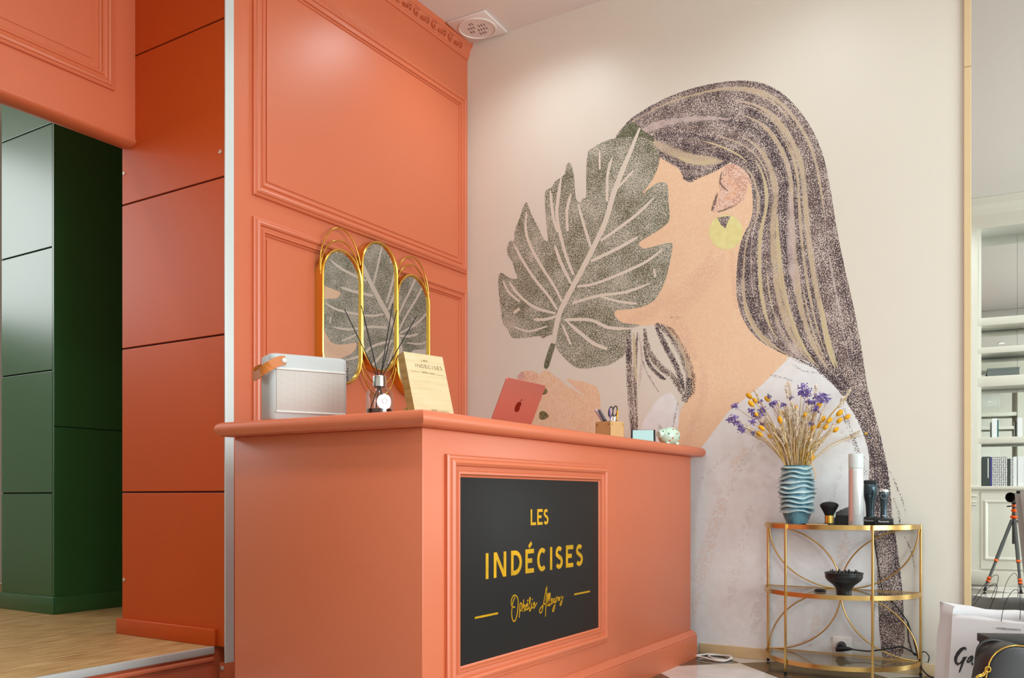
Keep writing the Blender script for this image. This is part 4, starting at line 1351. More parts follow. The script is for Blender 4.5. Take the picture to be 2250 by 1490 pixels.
for k_, (th1, ph1) in enumerate(((.9, .25), (1.3, -.3), (1.75, .2), (2.1, -.2), (1.5, .75), (1.1, -.7), (1.9, .8), (.8, 2.9), (1.4, 2.6), (1.9, 3.2), (1.2, 3.5), (2.2, 2.7))):
    xx = -.046 * math.cos(PI - th1); rr_ = .0378 * math.sin(th1) ** .82
    MB().ball((xx, rr_ * math.cos(ph1) * (1 if True else 1), .044 + rr_ * .93 * math.sin(ph1)), .0042, 8, 4).build('dot', 'dot_red' if k_ % 3 else 'dot_green', pg, smooth=True)
# ================================================================== HALF-MOON CONSOLE AND WHAT STANDS ON IT
KX, KY = -.924, YM - .022
KW, KD = .366, .365
ct = thing('console_table', 'half moon gold metal console with three glass shelves against the mural', 'table', (KX, KY, 0))
ZS = (.052, .378, .700)
def arcpts(w_, d_, z, n=36): return [(-w_ * math.cos(PI * i / n), -d_ * math.sin(PI * i / n), z) for i in range(n + 1)]
for z in ZS:
    oo = arcpts(KW, KD, z); ii = arcpts(KW - .006, KD - .006, z)
    rows = [[p for p in oo], [(a, b_, z + .022) for a, b_, _ in oo], [(a, b_, z + .022) for a, b_, _ in ii], [p for p in ii]]
    mb = MB().grid(rows); mb.grid([rows[-1], rows[0]])
    mb.build('shelf_rim', 'gold_brushed', ct, smooth=True)
    box('back_rail', 'gold_brushed', ct, (-KW, -.006, z + .006), (KW, .004, z + .020))
    MB().prism([(a, b_, z + .012) for a, b_, _ in ii], (0, 0, .006)).build('glass_shelf', 'clear_glass', ct)
for x_, y_ in ((-KW + .004, 0), (KW - .004, 0), (-.190, -KD * math.sin(math.acos(.190 / KW)) - .004), (.200, -KD * math.sin(math.acos(.200 / KW)) - .004)):
    lg = box('leg', 'gold_brushed', ct, (x_ - .0055, y_ - .0055, .014), (x_ + .0055, y_ + .0055, ZS[2] + .022), bevel=.0015)
    MB().lathe([(.006, .0), (.0075, .003), (.0075, .014)], 12, (x_, y_, 0)).build('foot', 'black_plastic', lg)
yb = -.004
def ell(cx, cz, rx, rz, a0, a1, n=30): return [(cx + rx * math.cos(math.radians(a0 + (a1 - a0) * i / n)), yb, cz + rz * math.sin(math.radians(a0 + (a1 - a0) * i / n))) for i in range(n + 1)]
hh1, hh2 = ZS[2] - ZS[1] - .018, ZS[1] - ZS[0] - .018
W2 = KW - .012
for pts in (ell(0, ZS[2], W2, hh1, 180, 360), ell(-W2, ZS[1] + .018, W2, hh1, 0, 90), ell(W2, ZS[1] + .018, W2, hh1, 90, 180),
            ell(0, ZS[0] + .018, W2, hh2, 0, 180), ell(-W2, ZS[1], W2, hh2, 270, 360), ell(W2, ZS[1], W2, hh2, 180, 270)):
    MB().tube(pts, .0038, 8).build('wire_arc', 'gold_brushed', ct, smooth=True)
TZ = ZS[2] + .0186          # upper glass surface
MZ = ZS[1] + .0186

# ---- ridged vase
VP = onY(1751, 1100, 4.425)
vs = thing('vase', 'blue green glazed vase with wavy horizontal ridges', 'vase', (VP.x, VP.y, TZ))
mb = MB(); rows = []; rid = []
NH, NA, VH = 200, 96, .288
for j in range(NH + 1):
    z = VH * j / NH
    row = []
    base = .055 + .030 * min(1, z / .065) if z < .065 else .085 + .003 * math.sin((z - .065) * 12) - .012 * max(0, (z - .20) / .088)
    base *= .90
    for i in range(NA):
        th = 2 * PI * i / NA
        wv = .0045 * math.sin(3 * th + z * 40) + .003 * math.sin(5 * th - z * 55 + 1.0)
        ph1 = (z + wv - .058) / .0238
        if ph1 < 0 or z > VH - .004:
            s_ = 0
        else:
            f = ph1 % 1.0
            s_ = (1 - f) ** 1.5 if f > .0 else 1
            s_ = max(s_, ((f - .84) / .16) ** 1.0 if f > .84 else 0)
        r = base * .97 + .0200 * s_ * (.75 + .25 * math.sin(2 * th + 40 * z))
        rid.append(s_)
        row.append((r * math.cos(th), r * math.sin(th), z))
    rows.append(row)
mb.grid(rows, True)
vo_ = mb.build('vessel', 'vase_glaze', vs, smooth=False, fix=False)
at_ = vo_.data.attributes.new('ridge', 'FLOAT', 'POINT')
at_.data.foreach_set('value', rid)
for p_ in vo_.data.polygons: p_.use_smooth = True
MB().lathe([(.0005, .006), (.045, .006), (.050, .010), (.066, .18), (.0625, .286), (.068, .288)], 48, caps=False).build('inner_wall', 'vase_glaze', vs, smooth=True)

# ---- dried flowers
bq = thing('dried_flower_bouquet', 'dried bouquet of purple statice, yellow bunny tails and cream grasses in the vase', 'flowers', (VP.x, VP.y, TZ + .29))
random.seed(5)
BD = VP.x * -SN + VP.y * CS
def bpos(zx_, zy_, dd):
    tp = ray(1590 + zx_ / 4.138, 820 + zy_ / 4.138) * (BD + dd)
    return Vector((tp.x - VP.x, tp.y - VP.y, tp.z + CAMH - TZ - .29))
def stem(head, mt, r, parent, name='stem'):
    b0 = Vector((head.x * .18 + random.uniform(-.02, .02), head.y * .18 + random.uniform(-.02, .02), -.12))
    n0 = Vector((max(-.045, min(.045, head.x * .36 + random.uniform(-.012, .012))), max(-.045, min(.045, head.y * .36 + random.uniform(-.012, .012))), -.005))
    md = n0.lerp(head, .55) + Vector((random.uniform(-.008, .008) - head.x * .10, random.uniform(-.006, .006), .018))
    pts = smooth_line([b0, n0, md, head], 4)
    MB().tube(pts, r, 5).build(name, mt, parent)
    return pts
def clampd(v):
    return max(-.07, min(.06, v))
YEL = [(232, 208), (285, 250), (250, 278), (395, 235), (512, 425), (345, 500), (325, 553), (525, 362), (415, 575), (900, 420), (960, 430), (865, 475), (930, 490), (810, 497), (870, 290), (1055, 362), (1125, 398), (1053, 430), (1020, 515), (1308, 547), (805, 770), (740, 380), (660, 310), (298, 376)]
for zx_, zy_ in YEL:
    h = bpos(zx_, zy_, random.uniform(-.06, .03))
    d = Vector((h.x * 1.2 + random.uniform(-.05, .05), h.y, .12 + h.z * .4)).normalized()
    sz = random.uniform(.0165, .0205) if zx_ not in (525, 415, 740, 660, 298) else .013
    hd = MB().ball(h, sz, 10, 7, (.62, .62, 1.0), d).build('bunny_tail', 'bunny', bq, smooth=True)
    stem(h - d * sz * .9, 'stem_gold', .0010, hd)
PUR = [(105, 300, 1), (85, 410, 1.2), (60, 430, .7), (120, 455, .8), (170, 520, 1), (150, 490, .7), (350, 335, 1.3), (350, 370, 1), (275, 385, .9), (320, 400, .7), (445, 285, .9), (470, 270, .6), (545, 290, .8), (715, 130, 1.2), (745, 195, 1.4), (705, 180, .9), (770, 165, .8), (860, 225, 1.2), (915, 205, 1.1), (940, 245, .9), (890, 260, .8), (780, 270, .9), (820, 265, .8), (830, 340, .9), (845, 320, .7), (265, 440, .7), (610, 230, .5), (245, 345, .6), (330, 262, .6), (415, 215, .5), (795, 460, .5), (270, 545, .4), (355, 465, .6)]
for zx_, zy_, k_ in PUR:
    h = bpos(zx_, zy_, random.uniform(-.05, .03))
    mb = MB()
    for q in range(int(34 * k_) + 10):
        o_ = Vector((random.gauss(0, 1), random.gauss(0, 1), random.gauss(0, .8))) * .0088 * k_ ** .6
        n_ = Vector((random.gauss(0, 1), random.gauss(0, 1), abs(random.gauss(0, 1)))).normalized()
        a_ = n_.orthogonal().normalized(); b2 = n_.cross(a_); rr_ = random.uniform(.004, .0065)
        c = h + o_
        k0 = len(mb.v)
        mb.v += [tuple(c)] + [tuple(c + (a_ * math.cos(2 * PI * i / 6) + b2 * math.sin(2 * PI * i / 6)) * rr_ * (1 if i % 2 else .7) + n_ * rr_ * .6) for i in range(6)]
        mb.f += [(k0, k0 + 1 + i, k0 + 1 + (i + 1) % 6) for i in range(6)]
    hd = mb.build('statice_blossom', 'statice' if k_ > .55 else 'statice_grey', bq, fix=False)
    stem(h - Vector((0, 0, .004)), random.choice(('stem_brown', 'stem_gold', 'stem_brown')), .0011, hd)
# cream feathery grasses
CRE = [(630, 270), (600, 330), (655, 330), (620, 400), (680, 410), (640, 470), (590, 440), (570, 110), (600, 100), (500, 290), (560, 460), (520, 520), (700, 520), (640, 540), (760, 420), (770, 520), (450, 460), (400, 490), (470, 560), (560, 560), (600, 580), (940, 560), (900, 610), (860, 600), (720, 600), (800, 620), (740, 640), (680, 640), (560, 640), (500, 640), (380, 430), (980, 500), (1000, 470), (840, 130), (300, 180), (900, 350), (1225, 535), (1140, 160), (1085, 225), (250, 520), (820, 560)]
CRE += [(random.uniform(470, 820), random.uniform(300, 640)) for _ in range(26)]
for zx_, zy_ in CRE:
    h = bpos(zx_, zy_, random.uniform(-.05, .05))
    mb = MB()
    b0 = Vector((h.x * .36, h.y * .36, 0)); d = (h - b0).normalized()
    L2 = random.uniform(.05, .09)
    for q in range(60):
        t = random.random()
        c = h - d * L2 * t
        o_ = Vector((random.gauss(0, 1), random.gauss(0, 1), random.gauss(0, .5))).normalized()
        e_ = c + (o_ * .8 + d * .8) * random.uniform(.010, .022) * (1.1 - .5 * t)
        s3 = o_.cross(d).normalized() * .0036
        k0 = len(mb.v)
        mb.v += [tuple(c), tuple(c.lerp(e_, .6) + s3), tuple(e_), tuple(c.lerp(e_, .6) - s3)]
        mb.f.append((k0, k0 + 1, k0 + 2, k0 + 3))
    hd = mb.build('grass_plume', 'cream_grass', bq, fix=False)
    stem(h - d * L2 * .5, random.choice(('stem_pale', 'stem_pale', 'stem_gold')), random.uniform(.001, .0022), hd)
for q in range(60):
    h = bpos(random.uniform(430, 900), random.uniform(480, 740), random.uniform(-.06, .05))
    stem(h, random.choice(('stem_pale', 'stem_gold', 'stem_gold', 'stem_brown', 'stem_pale')), random.uniform(.0010, .0024), bq, 'dry_stem')
MB().tube(smooth_line([bpos(795, 700, -.07), bpos(812, 850, -.088), bpos(835, 900, -.092), bpos(832, 970, -.092)], 4), [.002] * 4 + [.0035] * 5 + [.003] * 4, 6).build('dry_leaf', 'stem_pale', bq)

# ---- powder brush
p = onY(1822, 1150, 4.36)
pb = thing('powder_brush', 'fat black powder brush with short gold ferrule standing on its base', 'brush', (p.x, p.y, TZ))
MB().lathe([(.026, 0), (.029, .002), (.029, .006), (.020, .010)], 28).build('base', 'black_plastic', pb, smooth=True)
MB().lathe([(.0205, .009), (.0205, .045)], 28).build('ferrule', 'gold', pb, smooth=True)
MB().lathe([(.019, .044), (.026, .060), (.036, .078), (.0425, .091), (.041, .098), (.030, .106), (.012, .110), (.0005, .111)], 30).build('bristles', 'black_matte', pb, smooth=True)

# ---- thin brush lying on the glass
p = onY(1765, 1153, 4.31)
mk = thing('makeup_brush', 'thin pale handled brush with black tip lying beside the vase', 'brush', (p.x, p.y, TZ + .0035))
MB().tube([(.012, 0, 0), (.05, -.004, 0), (.115, -.01, 0)], [.0022, .003, .002], 8).build('handle', 'stem_pale', mk, smooth=True)
MB().tube([(-.010, .0015, 0), (.0, .001, 0), (.014, 0, 0)], [.0015, .0032, .0026], 8).build('tip', 'black_matte', mk, smooth=True)

# ---- box of clipper combs
p = onY(1851, 1150, 4.43)
cb = thing('comb_box', 'small black box of clipper combs with teeth upward', 'comb box', (p.x, p.y, TZ), math.radians(8))
mb = MB(); hb = .034
mb.box(-.036, -.026, 0, .036, .026, .003).box(-.036, -.026, 0, -.034, .026, hb).box(.034, -.026, 0, .036, .026, hb).box(-.036, -.026, 0, .036, -.024, hb).box(-.036, .024, 0, .036, .026, hb)
mb.build('tray', 'black_plastic', cb)
for q in range(4):
    y_ = -.017 + q * .011
    mb = MB().box(-.030, y_, .004, .030, y_ + .004, .045)
    for t in range(14):
        x_ = -.029 + t * .0043
        mb.box(x_, y_, .045, x_ + .0018, y_ + .003, .058 + .026 * (t / 14) + random.uniform(0, .006))
    mb.build('comb', 'black_plastic', cb)

# ---- hairspray can
p = onY(1881, 1150, 4.33)
hs_ = thing('spray_can', 'tall slim silver hairspray can with grey cap', 'spray can', (p.x, p.y, TZ))
MB().lathe([(.030, 0), (.0335, .003), (.0335, .262), (.031, .268)], 40).build('can', 'spray_silver', hs_, smooth=True)
MB().lathe([(.0338, .268), (.0338, .330), (.032, .335), (.0005, .336)], 40).build('cap', 'spray_cap', hs_, smooth=True)
cv0 = math.atan2(-p.y, -p.x)
MB().grid([[(.0339 * math.cos(cv0 - a), .0339 * math.sin(cv0 - a), z) for a in [.45 + .09 * i for i in range(9)]] for z in (.02, .262)]).build('pink_stripe', 'spray_pink', hs_, smooth=True)
mtx = None
for q, (z, n_) in enumerate(((.045, 9), (.034, 7), (.022, 8))):
    MB().grid([[(.0341 * math.cos(cv0 - a), .0341 * math.sin(cv0 - a), zz) for a in [-.5 + .1 * i for i in range(n_)]] for zz in (z, z + .004)]).build('print_line', 'label_grey', hs_, smooth=True)

# ---- two clippers on charging stands
def clipper(name, label, px, Y, sc, big):
    p_ = onY(px, 1150, Y)
    t = thing(name, label, 'clipper', (p_.x, p_.y, TZ), math.atan2(-p_.y, -p_.x) + PI / 2)
    t.scale = (sc, sc, sc)
    st_ = box('stand', 'black_plastic', t, (-.052, -.035, 0), (.052, .035, .042), bevel=.004)
    MB().lathe([(.030, .040), (.028, .046), (.024, .047)], 24, (0, 0, 0)).build('cradle', 'graphite', st_, smooth=True)
    prof = [(.019, .046), (.0185, .06), (.0175, .085), (.019, .12), (.022, .15), (.026, .168), (.027, .18), (.027, .196), (.024, .206), (.021, .21)] if not big else [(.021, .046), (.022, .07), (.024, .11), (.030, .14), (.036, .165), (.038, .20), (.036, .218), (.028, .224)]
    MB().lathe([(r, z) for r, z in prof], 28).build('grip', 'graphite', t, smooth=True)
    if not big:
        MB().lathe([(.0275, .196), (.0265, .206), (.023, .2115), (.0005, .2125)], 28).build('head', 'chrome', t, smooth=True)
        o_ = MB().tube([(.016 * math.cos(a), -.0265, .172 + .016 * math.sin(a)) for a in [2 * PI * i / 20 for i in range(20)]], .0015, 6, closed=True).build('dial', 'chrome', t, smooth=True)
        box('button', 'chrome', t, (-.009, -.0215, .054), (.009, -.017, .060), bevel=.001)
    else:
        box('head', 'black_plastic', t, (-.032, -.02, .222), (.032, .02, .242), bevel=.004)
        o_ = MB().ball((0, -.028, .165), .014, 10, 6, (1, .5, 1.3)).build('dial', 'chrome', t, smooth=True)
    text_mesh('brand_print', 'Panasonic', .0145, 'label_white', st_, Matrix.Translation((0, -.0353, .020)) @ Matrix.Rotation(PI / 2, 4, 'X'))
    return t
clipper('hair_clipper', 'slim steel headed clipper on black stand at the right of the console', 1942, 4.38, .80, False)
clipper('hair_clipper', 'wide dark clipper on black stand half hidden behind the spray can', 1912, 4.45, .88, True)

# ---- diffuser nozzle and little cap on the middle shelf
p = onZ(1853, 1308, MZ) + Vector((0, .012, 0))
nz = thing('dryer_nozzle', 'black hairdryer diffuser bowl with upright prongs on the middle shelf', 'hairdryer nozzle', (p.x, p.y, MZ))
MB().lathe([(.033, 0), (.034, .004), (.033, .012), (.036, .030), (.048, .046), (.066, .060), (.078, .072), (.083, .084), (.083, .097), (.086, .099), (.086, .104), (.080, .105), (.078, .098), (.060, .090), (.0005, .086)], 48).build('bowl', 'black_plastic', nz, smooth=True)
for q in range(14):
    a = 2 * PI * q / 14 if q < 9 else 2 * PI * (q - 9) / 5 + .3
    rr_ = .058 if q < 9 else .026
    if q < 9: a = 2 * PI * q / 9
    MB().lathe([(.0042, .088), (.0042, .108), (.0025, .116), (.0005, .117)], 10, (rr_ * math.cos(a), rr_ * math.sin(a), 0)).build('prong', 'black_plastic', nz, smooth=True)
p = onZ(1802, 1300, MZ)
lc = thing('lens_cap', 'small flat black disc on the left of the middle shelf', 'cap', (p.x, p.y, MZ))
MB().lathe([(.026, 0), (.028, .003), (.028, .007), (.024, .010)], 28).build('disc', 'black_plastic', lc, smooth=True)
MB().lathe([(.024, .010), (.016, .012), (.015, .0105)], 24, caps=True).build('rim', 'black_matte', lc, smooth=True)

# ---- wall socket, plug and its cable
p = onY(1850, 1420, YM)
so = thing('wall_socket', 'white wall socket seen under the lowest shelf arcs', 'socket', (p.x, YM, p.z))
box('plate', 'socket_white', so, (-.045, -.008, -.045), (.045, 0, .045), bevel=.003)
o = MB().lathe([(.026, 0), (.026, .003), (.022, .003), (.021, .001), (.0005, .001)], 28, caps=False).build('well', 'label_grey', so, smooth=True)
o.rotation_euler = (PI / 2, 0, 0); o.location = (0, -.008, 0)
def wl_(px, py, d=.02): return onY(px, py, YM - d)
pc = thing('power_cable', 'black power cable with plug running from the socket to the right', 'cable', (p.x, YM - .03, p.z))
def addw(mb_, name, mt, root):
    o_ = mb_.build(name, mt, None, smooth=True)
    return part(o_, root)
pp_ = wl_(1849, 1420, .02)
addw(MB().tube([pp_ + Vector((0, .010, .003)), pp_ + Vector((0, -.008, .003)), pp_ + Vector((0, -.030, 0))], [.020, .019, .013], 16), 'plug', 'black_plastic', pc)
addw(MB().tube([wl_(1838, 1427, .045), wl_(1850, 1426, .05), wl_(1866, 1426, .05), wl_(1874, 1427, .05)], [.012, .013, .009, .004], 12), 'plug', 'black_plastic', pc)
addw(MB().tube(smooth_line([wl_(1872, 1427, .05), wl_(1905, 1431, .04), wl_(1935, 1428, .03), wl_(1975, 1422, .02), wl_(1990, 1425, .02), wl_(2015, 1440, .02), wl_(2022, 1452, .03), wl_(2026, 1470, .05), wl_(2044, 1487, .07), onZ(2075, 1492, .004)], 6), .0036, 7), 'cord', 'cord_black', pc)
cc = thing('clipper_cable', 'thin black cable hanging behind the console right side', 'cable', (-.6, YM - .03, .3))
addw(MB().tube(smooth_line([wl_(1921, 1175, .03), wl_(1925, 1210, .015), wl_(1940, 1300, .012), wl_(1968, 1330, .012), wl_(1994, 1366, .012), wl_(1996, 1372, .014), wl_(2004, 1395, .014), wl_(2012, 1425, .016), wl_(2018, 1450, .02), onZ(2030, 1475, .006)], 6), .0028, 6), 'cord', 'cord_black', cc)
addw(MB().tube(smooth_line([wl_(1994, 1368, .018), wl_(1996, 1400, .018), wl_(2000, 1418, .018), wl_(2010, 1440, .02), wl_(2030, 1432, .025), wl_(2041, 1442, .025), wl_(2040, 1452, .03), onZ(2036, 1470, .006)], 6), .0026, 6), 'cord', 'cord_black', cc)
# ---- white cable coil on the floor by the desk
wc = thing('white_cable', 'loop of white cable lying on the floor by the desk plinth', 'cable', (-1.5, 4.5, 0))
pts = [onZ(x_, y_, .006) for x_, y_ in ((1500, 1430), (1530, 1441), (1560, 1437), (1590, 1440), (1608, 1446), (1600, 1450), (1575, 1449), (1558, 1444), (1562, 1439), (1590, 1438), (1606, 1444), (1596, 1452), (1570, 1451), (1534, 1444), (1500, 1440))]
pts = [Vector((v.x, min(v.y, YM - .025), v.z + .004 * (i % 3 == 1))) for i, v in enumerate(pts)]
addw(MB().tube(smooth_line(pts, 6), .0052, 8), 'cord', 'cord_white', wc)
# ================================================================== TALL MIRROR, BAGS, CHAIR
ZF = lambda s_, d, z: P0 + dirm * s_ + nrm_m * d + Vector((0, 0, z))
wmr = thing('tall_wall_mirror', 'tall wall mirror with slim cream and gold frame at the right', 'mirror', (XMIR, YM, 0))
part(MB().prism([ZF(.030, -.010, .02), ZF(1.9, -.010, .02), ZF(1.9, .006, .02), ZF(.030, .006, .02)], (0, 0, ZC - .03)).build('mirror_glass', 'mirror'), wmr)
for z0, z1 in ((.0, 2.85), (2.852, ZC)):
    part(MB().prism([ZF(.0, -.010, z0), ZF(.030, -.010, z0), ZF(.030, .016, z0), ZF(.0, .016, z0)], (0, 0, z1 - z0)).build('frame_upright', 'oak_trim', bevel=.002), wmr)

# ---- shopping bag
A_ = Vector((-.392, 4.205, 0)); B_ = Vector((-.02, 4.13, 0)); C_ = Vector((-.10, 4.32, 0)); D_ = Vector((-.455, 4.36, 0))
sb = thing('shopping_bag', 'white paper shopping bag with thin black cord handles before the mirror', 'bag', (-.25, 4.25, 0))
ZB = .352
mb = MB()
rnd = random.Random(3)
rows = []
ZS5 = (0, .05, .10, .15, .20, .25, .30, .33, ZB)
for k_, z in enumerate(ZS5):
    t = z / ZB
    lean = -.030 * (1 - t)
    g1 = (A_ + D_) / 2 + Vector((.030 * t - .018 * (1 - t), .01, 0))
    row = [A_ + Vector((lean * .6, 0, 0)), A_.lerp(B_, .33), A_.lerp(B_, .66), B_, (B_ + C_) / 2 - Vector((.03 * t, 0, 0)), C_, C_.lerp(D_, .5), D_ + Vector((lean, -.012 * (1 - t), 0)), g1]
    top = [0, -.006, -.012, -.010, .0, .016, .012, .034, .020]
    full = []
    for i in range(9):
        a, b_ = row[i], row[(i + 1) % 9]
        for f in (0, .34, .67):
            p_ = a.lerp(b_, f)
            jt = .0004 if i < 3 else (.0035 if k_ > 0 else 0)
            p_ = p_ + Vector((rnd.uniform(-jt, jt), rnd.uniform(-jt, jt), 0))
            zz = z + ((top[i] * (1 - f) + top[(i + 1) % 9] * f) + rnd.uniform(-.003, .003) if k_ == len(ZS5) - 1 else 0)
            full.append((p_.x, p_.y, zz))
    rows.append(full)
mb.grid(rows, True); mb.f.append(tuple(range(26, -1, -1)))
o = part(mb.build('paper_body', 'paper_white', smooth=True), sb)
sm = o.modifiers.new('thick', 'SOLIDIFY'); sm.thickness = .0014
box_in = None
fdir = (B_ - A_).normalized(); fnr = Vector((fdir.y, -fdir.x, 0))
def onFront(px, py, d=.0035):
    v = ray(px, py); q = A_ + fnr * d
    t = (q.dot(fnr)) / (v.dot(fnr))
    return Vector((t * v.x, t * v.y, CAMH + t * v.z))
def backp(px, py):
    v = ray(px, py); q = D_ + Vector((0, .004, 0)); n_ = Vector(((C_ - D_).y, -(C_ - D_).x, 0)).normalized()
    t = q.dot(n_) / v.dot(n_)
    return Vector((t * v.x, t * v.y, CAMH + t * v.z))
part(MB().tube(smooth_line([onFront(2200, 1366, .003), onFront(2203, 1345, .003), onFront(2212, 1318, .003), onFront(2224, 1300, .003), onFront(2234, 1296, .003), onFront(2241, 1310, .003), onFront(2242, 1340, .003), onFront(2241, 1362, .003)], 5), .0013, 7).build('cord_handle', 'cord_black', smooth=True), sb)
part(MB().tube(smooth_line([backp(2130, 1344), backp(2145, 1322), backp(2165, 1298), backp(2182, 1284), backp(2191, 1287), backp(2188, 1305), backp(2180, 1325), backp(2173, 1342)], 5), .0013, 7).build('cord_handle', 'cord_black', smooth=True), sb)
zf2 = lambda zx_, zy_: onFront(2040 + zx_ / 5.96, 1240 + zy_ / 5.96)
Gp = [(500, 1120), (490, 1088), (460, 1080), (415, 1100), (370, 1150), (338, 1215), (335, 1265), (355, 1310), (385, 1325), (420, 1300), (428, 1310), (400, 1390), (398, 1425), (412, 1415), (440, 1350), (470, 1270), (508, 1208), (450, 1215), (440, 1250), (410, 1285), (388, 1295), (370, 1265), (385, 1210), (420, 1160), (455, 1120), (475, 1112), (488, 1128)]
part(MB().prism([zf2(*q) for q in Gp], fnr * .0004).build('brush_letter', 'ink'), sb)
for st in ([(575, 1195), (530, 1230), (510, 1265), (515, 1285), (545, 1265), (580, 1205), (568, 1260), (572, 1310), (590, 1300)], [(600, 1290), (640, 1200), (665, 1120), (655, 1110), (640, 1180), (640, 1300)]):
    pl = smooth_line([zf2(*q) for q in st], 4)
    part(MB().tube(pl, [.0012 + .0022 * abs(math.sin(i * .5)) for i in range(len(pl))], 6).build('brush_letter', 'ink', smooth=True), sb)
tp = onFront(2216, 1384)
mtx = Matrix.Translation(tp) @ Matrix(((fdir.x, 0, fnr.x, 0), (fdir.y, 0, fnr.y, 0), (0, 1, 0, 0), (0, 0, 0, 1)))
o = text_mesh('small_print', 'GALERIES LAFAYETTE', .0095, 'ink', None, mtx); part(o, sb)
# brush stroke print that wraps round the left side
for st in ([(2043, 1433), (2049, 1435), (2055, 1437)], [(2040, 1442), (2044, 1446), (2040, 1454), (2036, 1458)]):
    pl = smooth_line([onY(x_, y_, 4.335) + Vector((-.02, 0, 0)) for x_, y_ in st], 4)

# ---- black tote bag with gold piping
q = ray(2216, 1450) * 3.35
tb = thing('tote_bag', 'black leather handbag with gold piping and chain strap in the front corner', 'handbag', (q.x, q.y, 0), YAW)
hw, ztop = .106, .294
def arch(y, inset=0.0, z0=.004):
    pts = [(-.135 + inset, y, z0), (-.130 + inset, y, .08), (-hw - .006 + inset, y, .185)]
    for i in range(13):
        a = PI - PI * i / 12
        pts.append(((hw - inset) * math.cos(a), y, .205 + (ztop - inset - .205) * math.sin(a)))
    pts += [(hw + .006 - inset, y, .185), (.130 - inset, y, .08), (.135 - inset, y, z0)]
    return pts
rows = [arch(-.055, .012), arch(-.052, .003), arch(-.045), arch(.045), arch(.052, .003), arch(.055, .012)]
mb = MB().grid(rows); n = len(rows[0]); mb.f.append(tuple(range(n - 1, -1, -1))); mb.f.append(tuple(range(5 * n, 6 * n)))
for j in range(5): mb.f.append((j * n, (j + 1) * n, (j + 1) * n + n - 1, j * n + n - 1))
mb.build('body', 'black_leather', tb, smooth=True)
MB().tube([(a, b_ - .002, c) for a, b_, c in arch(-.050, .0)], .0026, 7).build('gold_piping', 'gold', tb, smooth=True)
MB().tube([(-.110 + .010 * math.cos(a), -.058, .205 + .010 * math.sin(a)) for a in [2 * PI * i / 18 for i in range(18)]], .0026, 8, closed=True).build('ring', 'gold', tb, smooth=True)
cpts = smooth_line([(-.118, -.060, .200), (-.134, -.066, .186), (-.152, -.07, .182), (-.164, -.072, .165), (-.166, -.07, .12), (-.160, -.066, .06)], 4)
for i, pz in enumerate(cpts[:-1]):
    d = (cpts[i + 1] - pz).normalized(); s2 = (Vector((0, 1, 0)) if i % 2 else Vector((0, 0, 1)))
    s2 = (s2 - d * s2.dot(d)).normalized()
    MB().tube([pz + d * .0085 * math.cos(a) + s2 * .0045 * math.sin(a) for a in [2 * PI * k_ / 12 for k_ in range(12)]], .0016, 6, closed=True).build('chain_link', 'gold', tb, smooth=True)
MB().prism([(-.190, -.075, .158), (-.172, -.075, .178), (-.142, -.075, .180), (-.122, -.075, .165), (-.132, -.075, .140), (-.178, -.075, .140)], (0, .012, 0)).build('strap_tab', 'black_leather', tb, bevel=.002)
MB().tube(smooth_line([(-.098, .05, .22), (-.080, .058, .275), (-.03, .060, .296), (.05, .060, .28)], 5), .006, 8).build('carry_handle', 'black_leather', tb, smooth=True)

# ---- low black box behind the handbag
q = ray(2170, 1398) * 3.45
bx_ = thing('black_box', 'low matt black box standing behind the handbag', 'box', (q.x, q.y, 0), YAW - .12)
box('carton', 'chair_black', bx_, (.006, .0, 0), (.26, .10, .270), bevel=.003)
box('lid', 'chair_black', bx_, (.0, -.006, .270), (.266, .106, .302), bevel=.003)

# ---- chair behind it
ch = thing('upholstered_chair', 'dark upholstered chair with grey shell back cut by the right edge', 'chair', (.235, 3.30, 0), PI / 2)
box('seat', 'chair_black', ch, (-.33, -.25, .34), (.27, .22, .425), bevel=.02, seg=3)
rows = []; rows2 = []
for j in range(13):
    t = j / 12
    z = .36 + .51 * t
    hwv = .27 * (1 - max(0, (t - .55) / .45) ** 2 * .55)
    rows.append([(-hwv * math.cos(PI * i / 16), .20 + .07 * math.sin(PI * i / 16) + .05 * t, z) for i in range(17)])
    rows2.append([(-(hwv + .012) * math.cos(PI * i / 16), .225 + .07 * math.sin(PI * i / 16) + .05 * t, z) for i in range(17)])
mb = MB().grid(rows); o = mb.build('backrest', 'chair_black', ch, smooth=True); m_ = o.modifiers.new('thick', 'SOLIDIFY'); m_.thickness = .022; m_.offset = 1
mb = MB().grid(rows2); o = mb.build('back_shell', 'chair_shell', ch, smooth=True); m_ = o.modifiers.new('thick', 'SOLIDIFY'); m_.thickness = .008; m_.offset = -1
for x_, y_ in ((-.25, -.20), (.22, -.20), (-.22, .22), (.22, .22)):
    MB().tube([(x_ * .9, y_ * .9, .35), (x_, y_, .0)], [.016, .010], 12).build('leg', 'black_plastic', ch, smooth=True)

